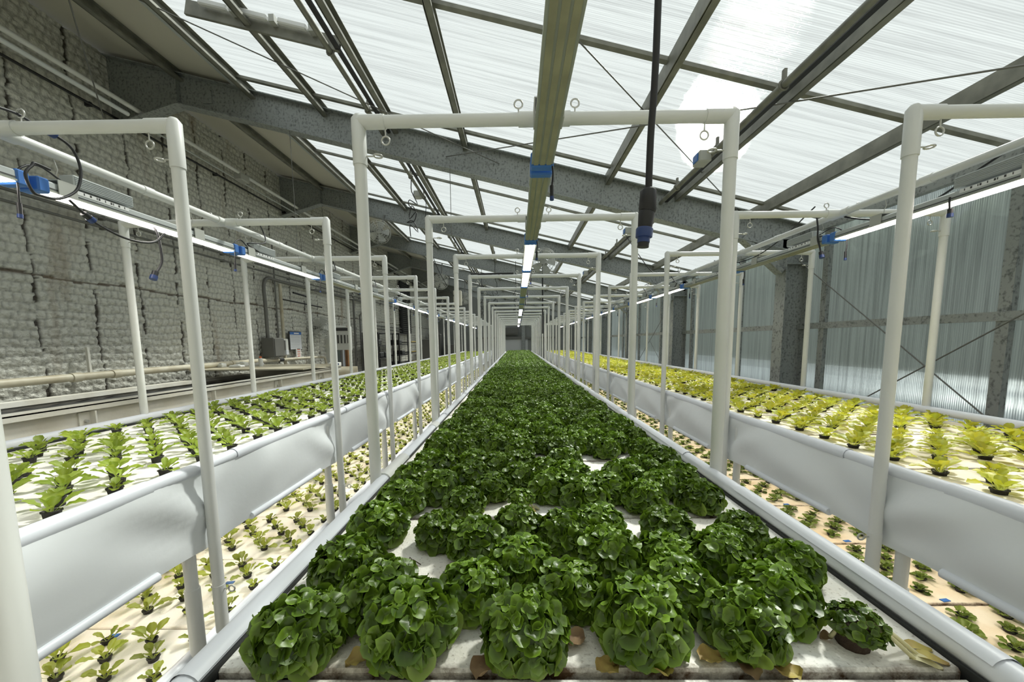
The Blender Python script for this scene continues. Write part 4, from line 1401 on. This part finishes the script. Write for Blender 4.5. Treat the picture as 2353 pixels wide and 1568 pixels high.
# ---- seedlings
def spoon(seed, nl, L, Wd, lift, c0, c1, nu=9, nv=5, droop=.7, z0=.0):
    """rosette of spoon leaves: V, A(empty), B, C"""
    r = np.random.RandomState(seed)
    Vs, Cs, Bs = [], [], []
    off = 0
    for k in range(nl):
        inner = k / max(1, nl - 1)
        phi = k * 2.39996 + r.uniform(-.4, .4)
        l = L * (1.05 - .45 * inner) * r.uniform(.8, 1.15)
        w = Wd * (1.05 - .35 * inner) * r.uniform(.8, 1.15)
        el = (lift + (1.35 - lift) * inner) + r.uniform(-.12, .12)
        ph = r.uniform(0, 6)
        u = np.linspace(0, 1, nu)
        ang = el - droop * u ** 1.6 * (1.1 - .6 * inner)
        du = l / (nu - 1)
        rr = np.concatenate([[0], np.cumsum(np.cos(ang[1:]) * du)])
        zz = np.concatenate([[0], np.cumsum(np.sin(ang[1:]) * du)])
        wid = w * np.maximum(np.sqrt(np.clip(1 - ((u - .72) / .30) ** 2, .0, 1)), np.where(u < .8, .13 + .10 * u, .22))
        v = np.linspace(-1, 1, nv)
        U, Vv = np.meshgrid(np.arange(nu), v, indexing='ij')
        lat = wid[U] * Vv * (1 + .05 * np.sin(U * 2.3 + ph))
        up = .28 * wid[U] * Vv ** 2 + .16 * wid[U] * np.abs(Vv) * np.sin(U * 2.9 + Vv * 2 + ph) * (U > 1)
        na = ang[U] + PI / 2
        R0 = rr[U] + up * np.cos(na) + .004
        Z0 = zz[U] + up * np.sin(na) + z0
        x = R0 * math.cos(phi) - lat * math.sin(phi)
        y = R0 * math.sin(phi) + lat * math.cos(phi)
        Vs.append(np.stack([x, y, Z0], -1).reshape(-1, 3))
        mixv = r.rand() * .7 + .3 * inner
        base = np.array(c0) * (1 - mixv) + np.array(c1) * mixv
        pet = np.clip(1 - U / (nu * .42), 0, 1)[..., None]
        mid = (np.abs(Vv) < .1)[..., None] * .25
        cc = base * (1 - np.maximum(pet * .6, mid)) + np.array([.50, .58, .22]) * np.maximum(pet * .6, mid)
        Cs.append(cc.reshape(-1, 3))
        i = (np.arange(nu - 1)[:, None] * nv + np.arange(nv - 1)[None]).ravel() + off
        Bs.append(np.stack([i, i + 1, i + nv + 1, i + nv], -1))
        off += nu * nv
    return np.concatenate(Vs), np.zeros((0, 3), int), np.concatenate(Bs), np.concatenate(Cs)

def potarr(r=.024, h=.030, n=10, zb=-.008):
    V, B = [], []
    prof = [(r * .8, zb), (r, h), (r * 1.12, h), (r * 1.12, h + .004), (r * .9, h + .004), (r * .85, h - .008), (0.001, h - .006)]
    for (a, z) in prof:
        for k in range(n):
            t_ = 2 * PI * k / n
            V.append((a * math.cos(t_), a * math.sin(t_), z))
    for i in range(len(prof) - 1):
        for k in range(n):
            B.append((i * n + k, i * n + (k + 1) % n, (i + 1) * n + (k + 1) % n, (i + 1) * n + k))
    return np.array(V), np.array(B)

def plant_bed(kind, name, label, group, s0, n, q0, xs0, zt, spec, ind_filter, nboards_lab, pot, hue):
    variants = [spoon(hue * 50 + s, **spec) for s in range(6)]
    potV, potB = potarr(**pot)
    leafm = [mesh_from(name + '_leaves', V, A, B, C, [M['leafs']]) for V, A, B, C in variants]
    potm = mesh_from(name + '_pot', potV, np.zeros((0, 3), int), potB, np.tile([[.02, .02, .02]], (len(potV), 1)), [M['pot']])
    solo = []
    for V, A, B, C in variants:
        mi = np.concatenate([np.zeros(len(B), int), np.ones(len(potB), int)])
        solo.append(mesh_from(name, np.concatenate([V, potV]), A, np.concatenate([B, potB + len(V)]),
                              np.concatenate([C, np.tile([[.02, .02, .02]], (len(potV), 1))]), [M['leafs'], M['pot']], mi))
    low = []
    lowspec = dict(spec); lowspec.update(nu=6, nv=3, nl=max(5, spec['nl'] - 2))
    for s in range(4):
        V, A, B, C = spoon(hue * 50 + s, **lowspec)
        pv, pb = potarr(pot.get('r', .024), pot.get('h', .03), 6)
        pv, pb = pv[:12], pb[:6]
        low.append((np.concatenate([V, pv]), A, np.concatenate([B, pb + len(V)]), np.concatenate([C, np.tile([[.012, .012, .012]], (12, 1))])))
    rest = []
    cnt = 0
    lab_side = 'aisle'
    for bi in range(n):
        for q in range(5):
            y = s0 + .61 * bi + q0 + .1025 * q
            even = q % 2 == 0
            xs = [xs0 + .2115 * c for c in range(6)] if even else [xs0 + .106 + .2115 * c for c in range(5)]
            if xs0 < 0: xs = xs[::-1]
            for c, x in enumerate(xs):
                x += rnd.uniform(-.006, .006); yy = y + rnd.uniform(-.006, .006)
                sc = rnd.uniform(.72, 1.18)
                a = rnd.uniform(0, 6.28)
                if cnt < 300 and ind_filter(x, yy, bi):
                    cnt += 1
                    if bi < nboards_lab:
                        lab = '%s, %s board, row %s, %s from the aisle' % (label, BN[bi], ['one', 'two', 'three', 'four', 'five'][q], ORD[c])
                        g = group
                    else:
                        lab = '%s on the %s board from the camera' % (label, BN[bi])
                        g = group + ', %s board' % BN[bi]
                    if bi < nboards_lab:
                        t = empty(name, (x, yy, zt), lab, 'seedling', g)
                        o = bpy.data.objects.new('leaves', leafm[rnd.randrange(6)]); COL.objects.link(o); o.parent = t
                        o.location = (0, 0, pot.get('h', .03) - .006); o.scale = (sc, sc, sc); o.rotation_euler = (rnd.uniform(-.15, .15), rnd.uniform(-.15, .15), a)
                        o2 = bpy.data.objects.new('net_pot', potm); COL.objects.link(o2); o2.parent = t
                        o2.rotation_euler = (rnd.uniform(-.08, .08), rnd.uniform(-.08, .08), 0)
                    else:
                        o = bpy.data.objects.new(name, solo[rnd.randrange(6)]); COL.objects.link(o)
                        o.location = (x, yy, zt); o.rotation_euler.z = a; o.scale = (sc, sc, sc)
                        tag(o, lab, 'seedling', g)
                else:
                    rest.append((x, yy, sc, a))
    def pl(V, it, k):
        a = it[3]
        R_ = np.array([[math.cos(a), -math.sin(a), 0], [math.sin(a), math.cos(a), 0], [0, 0, 1]])
        return (V @ R_.T) * it[2] + np.array([it[0], it[1], zt])
    V, A, B, C = merge(rest, low, pl)
    me = mesh_from('distant_' + name, V, A, B, C, [M['leafs']])
    o = bpy.data.objects.new('distant_' + name, me)
    COL.objects.link(o)
    tag(o, 'mass of ' + label.replace('seedling', 'seedlings').replace('plant', 'plants') + ', the farther and hidden part', 'seedlings', kind='stuff')
    return cnt

for s in solo if False else []: pass
def spoon_low_z(spec): return spec
SP_LU = dict(nl=8, L=.088, Wd=.021, lift=.60, c0=(.17, .26, .02), c1=(.34, .42, .04), droop=.75)
SP_RU = dict(nl=11, L=.100, Wd=.026, lift=.55, c0=(.36, .42, .03), c1=(.66, .60, .05), droop=.8)
SP_LL = dict(nl=7, L=.090, Wd=.020, lift=.62, c0=(.20, .26, .025), c1=(.36, .40, .045), droop=.7)
SP_RL = dict(nl=12, L=.066, Wd=.022, lift=.32, c0=(.10, .17, .02), c1=(.20, .26, .04), droop=.6)
n1 = plant_bed('lu', 'lettuce_seedling', 'green seedling, upper left bed', 'green seedlings of the upper left bed', .51, NR, .085, -2.605, -.572, SP_LU,
               lambda x, y, b_: y > .95, 6, dict(r=.024, h=.026), 1)
n2 = plant_bed('ru', 'yellow_lettuce_plant', 'yellow green plant, upper right bed', 'yellow green plants of the upper right bed', .43, NR, .13, 1.765, -.575, SP_RU,
               lambda x, y, b_: y > 1.15, 6, dict(r=.024, h=.014), 2)
n3 = plant_bed('ll', 'sparse_lettuce_seedling', 'small olive seedling, lower left bed', 'small olive seedlings of the lower left bed', 1.14, NR - 1, .11, -2.585, -1.40, SP_LL,
               lambda x, y, b_: x > -2.32, 5, dict(r=.022, h=.016), 3)
n4 = plant_bed('rl', 'dark_lettuce_rosette', 'low dark rosette plant, lower right bed', 'low dark rosettes of the lower right bed', .69, NR - 1, .11, 1.80, -1.40, SP_RL,
               lambda x, y, b_: x < 2.62 and x > 1.95 and y > 1.45, 5, dict(r=.022, h=.010), 4)
# blue row markers on the lower and upper boards
for i, (x, y, z, w) in enumerate([(-1.96, 1.70, -1.399, 'nearest on the lower left bed'), (-1.70, 1.99 + .12, -1.399, 'second on the lower left bed'), (-1.95, 1.62, -.571, 'on the upper left bed'),
                                  (2.27, 1.94, -1.399, 'nearest on the lower right bed'), (2.27, 2.55, -1.399, 'second on the lower right bed'), (2.27, 3.15, -1.399, 'third on the lower right bed')]):
    b = MB(); b.box((x, y, z + .0015), (.045, .022, .003), Matrix.Rotation(.15, 3, 'Z'))
    tag(b.build('blue_tape', M['blue'], None, (x, y, z)), 'small strip of blue tape stuck on a foam board, ' + w, 'tape', 'blue tape marks')

# ------------------------------------------------------------------ pipe frames
def make_frame(zb, label):
    t = empty('pipe_frame', (0, 0, zb), label, 'pipe frame')
    W2, Z, r = .730, .862, .0235
    zc = .85
    for s in (-1, 1):
        b = MB(); b.tube([(s * W2, 0, zb), (s * W2, 0, zc)], r, 14); b.build('upright', M['pvc'], t)
    b = MB(); b.tube([(-W2, 0, Z), (W2, 0, Z)], r, 14); b.build('crossbar', M['pvc'], t)
    for s in (-1, 1):
        b = MB(); b.tube([(s * W2, 0, .70), (s * W2, 0, Z + .010), (s * W2, 0, Z + .027)], [.0272, .0272, .014], 14); b.tube([(s * (W2 - .105), 0, Z), (s * W2, 0, Z)], .0268, 14)
        e = b.build('elbow', M['pvc'], t)
        b = MB(); b.tube([(s * (W2 - .105), 0, Z - .02), (s * (W2 - .105), 0, Z - .055)], .003, 6); b.ring((s * (W2 - .105), 0, Z - .070), .016, .0035, 'y'); b.build('eye_bolt', M['steel_eye'], t)
        b = MB(); b.tube([(s * (W2 - .02), 0, .735), (s * (W2 - .055), 0, .735)], .003, 6); b.ring((s * (W2 - .072), 0, .735), .016, .0035, 'z'); b.build('eye_bolt', M['steel_eye'], t)
    b = MB(); b.tube([(-.10, 0, Z), (.10, 0, Z)], .0275, 14); b.tube([(0, -.07, Z), (0, .07, Z)], .0275, 14); b.build('cross_fitting', M['pvc'], t)
    for x in (-.10, .12):
        b = MB(); b.tube([(x, 0, Z + .02), (x, 0, Z + .04)], .003, 6); b.ring((x, 0, Z + .056), .016, .0035, 'y'); b.build('eye_bolt', M['steel_eye'], t)
    for s in (-1, 1):
        b = MB(); b.tube([(s * W2, 0, zb + .22), (s * W2, 0, zb)], .0255, 12); b.build('end_sleeve', M['pvc'], t)
        b = MB(); b.tube([(s * (W2 + .02), 0, zb + .2), (s * (W2 + .045), 0, zb + .2)], .003, 6); b.ring((s * (W2 + .058), 0, zb + .2), .014, .0035, 'y'); b.build('eye_bolt', M['steel_eye'], t)
    return t
FRY = [.415] + [1.605 + 1.22 * k for k in range(17)]
for row, (xc, zb, where, skip) in enumerate([(.117, -1.12, 'over the middle bed', 0), (-2.075, -1.29, 'over the left bed', 1), (2.275, -1.06, 'over the right bed', 1)]):
    proto = make_frame(zb, '')
    for k, y in enumerate(FRY):
        if skip and k == 0: continue
        o = proto if k == skip else copy_tree(proto)
        o.location = (xc, y, zb)
        if row == 0 and k == 0:
            lab = 'white pipe frame over the middle bed, so near that one thick post shows'
        else:
            lab = 'white pipe frame %s, %s' % (where, 'nearest whole one' if (k == 1) else ORD[k - 1] + ' from the camera')
        tag(o, lab, 'pipe frame', 'white pipe frames ' + where)
for x, w in ((.117, 'middle'), (-2.075, 'left'), (2.275, 'right')):
    b = MB(); b.tube([(x, -.6, .862), (x, 21.2, .862)], .022, 12)
    for q in range(18):
        b.tube([(x, 1.0 + 1.22 * q, .862), (x, 1.06 + 1.22 * q, .862)], .0255, 12)
    tag(b.build('ridge_pipe', M['pvc'], None, (x, 8, .862)), 'long white pipe running over the %s bed, joining its frames' % w, 'pipe', 'long pipes joining the frames')
# clips tying the hanging frame ends to the supports
# ------------------------------------------------------------------ lamps
def make_lamp(lit, z):
    L = 1.17
    t = empty('grow_lamp', (0, 0, z), '', 'lamp')
    b = MB(); b.box((0, 0, z + .032), (.086, L, .040), bev=.006)
    b.mi = 1; b.box((.0435, 0, z + .022), (.002, L - .03, .004)); b.box((-.0435, 0, z + .022), (.002, L - .03, .004))
    b.build('body', [M['alu'], M['ink']], t)
    b = MB(); b.box((0, 0, z + .010), (.092, L - .02, .008)); b.build('lens', M['lens'], t)
    for x in (-.027, 0, .027):
        b = MB(); b.box((x, 0, z + .0045), (.019, L - .06, .005)); b.build('led_strip', M['lit' if lit else 'unlit'], t)
    for s in (-1, 1):
        b = MB(); b.box((0, s * (L / 2 - .01), z + .026), (.098, .045, .062), bev=.006); e = b.build('end_cap', M['blue'], t)
    for y in (-L / 2 + .10, L / 2 - .34):
        b = MB(); b.box((.048, y, z + .036), (.004, .075, .062)); b.box((-.048, y, z + .036), (.004, .075, .062)); b.box((0, y, z + .068), (.1, .075, .004)); b.build('bracket', M['alugrey'], t)
        b = MB(); b.tube([(0, y, z + .07), (0, y, z + .10), (.012, y, z + .125), (0, y, z + .17)], .0022, 5); b.build('hook', M['steel_eye'], t)
    b = MB(); b.box((0, -L / 2 + .28, z + .094), (.070, .28, .056), bev=.004)
    for q in range(6): b.box((0, -L / 2 + .28, z + .074 + .008 * q), (.076, .27, .003))
    b.build('driver', M['alu'], t)
    for s in (-1, 1):
        b = MB(); b.box((s * .0436, .10 - L / 2 + .16, z + .042), (.002, .24, .018)); b.mi = 1
        for q in range(9): b.box((s * .0448, -L / 2 + .17 + q * .022 + .006 * (q % 3), z + .044), (.001, .004 + .004 * (q % 2), .010))
        b.build('label_sticker', [M['label'], M['ink']], t)
    b = MB(); b.tube(smoothpath([(0, -L / 2 + .12, z + .085), (.02, -L / 2 + .02, z + .11), (.03, -L / 2 - .06, z + .06), (.045, -L / 2 - .08, z - .02), (.04, -L / 2 - .08, z - .09)], 4), .004, 6)
    b.tube([(.04, -L / 2 - .08, z - .08), (.04, -L / 2 - .082, z - .125)], .008, 8)
    b.build('power_lead', M['black'], t)
    b = MB(); b.tube([(.04, -L / 2 - .082, z - .125), (.04, -L / 2 - .083, z - .14)], .009, 8); b.build('plug', M['bluedark'], t)
    return t
for x, z, ye, pat, where in [(.117, .735, 1.76, [0, 0, 1, 1, 0, 0, 0, 1, 1, 0, 1, 1, 1, 0, 1, 1], 'over the middle bed'),
                             (-2.075, .665, 1.67, [1, 1, 1, 0, 0, 1, 1, 1, 0, 1, 1, 1, 1, 0, 1, 1], 'over the left bed'),
                             (2.275, .68, 1.63, [1, 1, 0, 0, 1, 1, 0, 1, 1, 1, 0, 1, 1, 1, 0, 1], 'over the right bed')]:
    for k in range(16):
        lit = pat[k]
        key = (lit, z)
        yc = ye - .60 + 1.22 * k
        if key not in CH:
            CH[key] = make_lamp(lit, z); o = CH[key]
        else:
            o = copy_tree(CH[key])
        o.location = (x, yc, z)
        tag(o, '%s grow lamp with blue ends %s, %s from the camera' % ('glowing white' if lit else 'unlit', where, ORD[k]), 'lamp', 'grow lamps ' + where)

# unseen fill lamps added underneath the upper beds to brighten the lower beds
def make_under(z):
    t = empty('under_bed_fill_lamp', (0, 0, z), '', 'lamp')
    b = MB(); b.box((0, 0, z + .035), (.10, 1.10, .03), bev=.005); b.build('body', M['alu'], t)
    b = MB(); b.box((0, 0, z + .016), (.086, 1.06, .008)); b.build('led_strip', M['fill_glow'], t)
    for s in (-1, 1):
        b = MB(); b.box((0, s * .55, z + .03), (.104, .03, .045), bev=.004); b.build('end_cap', M['blue'], t)
        b = MB(); b.tube([(0, s * .4, z + .05), (0, s * .4, z + .10)], .004, 5); b.build('hanger', M['steel_eye'], t)
    return t
u0 = make_under(-.84)
first = True
for x, w in ((-1.98, 'upper left'), (2.20, 'upper right')):
    for k in range(17):
        o = u0 if first else copy_tree(u0)
        first = False
        o.location = (x, 1.0 + 1.22 * k, -.84)
        tag(o, 'added unseen fill lamp underneath the %s bed, %s from the camera' % (w, ORD[k]), 'lamp', 'added fill lamps underneath the %s bed' % w)

# ------------------------------------------------------------------ cables
def cable(pts, r, label, m='black', plug=None, group=None, k=6, sc=1.0):
    pts = [tuple(c * sc for c in p) for p in pts]
    if plug: plug = [tuple(c * sc for c in p) for p in plug]
    t = empty('power_cable', pts[0], label, 'cable', group)
    b = MB(); b.tube(smoothpath(pts, k), r, 8); b.build('wire', M[m], t)
    if plug:
        a, c = Vector(plug[0]), Vector(plug[1])
        b = MB(); b.tube([a, a.lerp(c, .55)], r * 2.6, 10); b.build('connector', M['black'], t)
        b = MB(); b.tube([a.lerp(c, .55), c], r * 3.0, 10); b.build('connector_ring', M['bluedark'], t)
    return t
g = 'power cables by the lamps'
cable([(-2.05, 1.50, .93), (-2.05, 1.60, .945), (-2.05, 1.673, .954), (-2.05, 1.74, .94), (-2.05, 1.823, .93), (-2.05, 1.87, .90), (-2.05, 1.89, .827), (-2.05, 1.871, .741), (-2.05, 1.83, .69), (-2.05, 1.775, .655),
       (-2.05, 1.72, .648), (-2.05, 1.689, .655), (-2.05, 1.672, .718), (-2.05, 1.70, .765), (-2.05, 1.711, .778), (-2.05, 1.764, .774)], .0055, 'black cable looped in a ring round the nearest left lamp', plug=((-2.05, 1.75, .944), (-2.05, 1.80, .936)), group=g, sc=.955)
cable([(-2.03, 1.808, .66), (-2.03, 1.89, .60), (-2.03, 1.97, .57), (-2.03, 2.05, .554), (-2.03, 2.14, .556), (-2.03, 2.221, .581), (-2.03, 2.284, .64)], .0055, 'black cable sagging under the nearest left lamp', plug=((-2.03, 1.86, .62), (-2.03, 1.90, .595)), group=g, sc=.97)
cable([(-2.06, 2.25, .672), (-2.04, 2.25, .62), (-2.03, 2.25, .50), (-2.03, 2.235, .45), (-2.03, 2.20, .40)], .006, 'short black cable with a plug dangling below the left lamps', plug=((-2.03, 2.20, .41), (-2.03, 2.18, .365)), group=g)
cable([(2.3, 3.11, .95), (2.3, 2.95, .90), (2.3, 2.784, .823), (2.3, 2.62, .76), (2.3, 2.493, .735), (2.3, 2.36, .72), (2.3, 2.266, .734), (2.3, 2.15, .77), (2.3, 2.065, .81), (2.3, 1.85, .88), (2.3, 1.6, .93)], .0055, 'black cable sagging along the near right lamps', group=g)
cable([(2.22, 2.967, .88), (2.22, 2.95, .80), (2.22, 2.944, .72), (2.22, 2.92, .66), (2.22, 2.90, .60)], .0055, 'black cable with a plug hanging by the blue end of a right lamp', plug=((2.22, 2.905, .62), (2.22, 2.89, .575)), group=g)
cable([(2.2, 2.058, .70), (2.2, 2.056, .66), (2.2, 2.05, .63)], .0045, 'short plug hanging under the nearest right lamp', plug=((2.2, 2.05, .64), (2.2, 2.05, .60)), group=g)
cable([(2.28, 4.236, .69), (2.3, 4.24, .60), (2.3, 4.29, .45), (2.3, 4.298, .30)], .0055, 'long black cable dangling from a right lamp, second drop', plug=((2.3, 4.298, .33), (2.3, 4.30, .28)), group=g)
cable([(2.3, 3.1, 1.0), (2.3, 3.45, .86), (2.3, 3.83, .78), (2.3, 4.25, .80), (2.3, 4.6, .9)], .005, 'thin black cable curving above the right lamps', group=g)
for i, (x, y) in enumerate([(-2.02, 2.95), (-2.02, 4.15), (-2.02, 5.4), (2.2, 5.3), (2.2, 6.5), (2.2, 7.8), (-2.02, 6.6), (-2.02, 7.9)]):
    cable([(x, y, .88), (x + .03, y + .1, .93), (x - .02, y + .25, .90), (x + .02, y + .2, .80), (x - .02, y + .05, .76), (x, y + .15, .72)], .005,
          'tangle of black cable above the %s lamps, %s from the camera' % ('left' if x < 0 else 'right', ORD[[0, 1, 2, 0, 1, 2, 3, 4][i]]), group=g, k=4)
for i, (x, y, z) in enumerate([(-1.75, 6.8, 2.2), (-.6, 11.5, 1.35), (-1.3, 15.0, 1.3), (.0, 12.2, 1.25)]):
    pts = [(x + .10 * math.sin(q * 1.9 + i) * (1 if q % 2 else .6), y, z + .25 - .045 * q + .09 * math.cos(q * 2.6)) for q in range(14)]
    cable([(x, y, zroof(x) - .02), (x, y, z + .5)] + pts, .008, ['bundle of black cable hanging below the left drive tube', 'bundle of black cable hanging left of the middle lamps',
          'bundle of black cable far above the left bed', 'bundle of black cable beside the far middle lamps'][i], group=g, k=3)
cable([(-.60, 5.265, .898), (-.4, 5.265, .898), (-.2, 5.262, .90), (-.03, 5.265, .902)], .012, 'black cable lying along a crossbar left of the middle lamps', group=g)
cable([(-1.7, 7.2, 2.72), (-1.6, 7.2, 2.5), (-1.62, 7.2, 2.0), (-1.5, 7.6, 1.4), (-1.3, 8.2, .95)], .006, 'thin black cable dropping from the left drive tube', group=g)
cable([(1.85, 6.7, 1.75), (1.9, 6.2, 1.35), (2.1, 6.0, 1.0), (2.25, 5.6, .9)], .006, 'thin black cable dropping from a right motor box', group=g)
cable([(.75, 11, zroof(.75) - .01), (.75, 11, 1.9), (.75, 11, 1.0), (.75, 11, .2)], .02, 'long black cable hanging right of the far middle lamps', group=g)
# the thick cable hanging close to the camera
t = empty('hanging_power_cable', (.203, .62, .16), 'thick black cable with a large connector hanging close to the camera', 'cable')
b = MB(); b.tube(smoothpath([(.214, .62, 2.40), (.214, .62, 1.2), (.212, .62, .493), (.206, .62, .30), (.205, .62, .20)], 5), .0052, 12); b.build('wire', M['black'], t)
b = MB()
b.tube([(.2047, .62, .230), (.2047, .62, .226), (.204, .62, .198), (.2035, .62, .196)], [.009, .0125, .0135, .012], 10)
nut = b.build('gland_nut', M['black'], t)
b = MB(); b.tube([(.2035, .62, .196), (.203, .62, .194), (.2005, .62, .170)], [.0115, .0125, .0105], 16); b.build('connector_body', M['black'], t)
b = MB(); b.tube([(.2005, .62, .172), (.2003, .62, .170), (.1995, .62, .158)], [.0115, .013, .0125], 16); b.tube([(.1995, .62, .158), (.199, .62, .150)], .0095, 14); b.build('locking_ring', M['bluedark'], t)
b = MB(); b.tube([(.199, .62, .150), (.1985, .62, .143)], .0088, 14); b.build('plug_tip', M['black'], t)
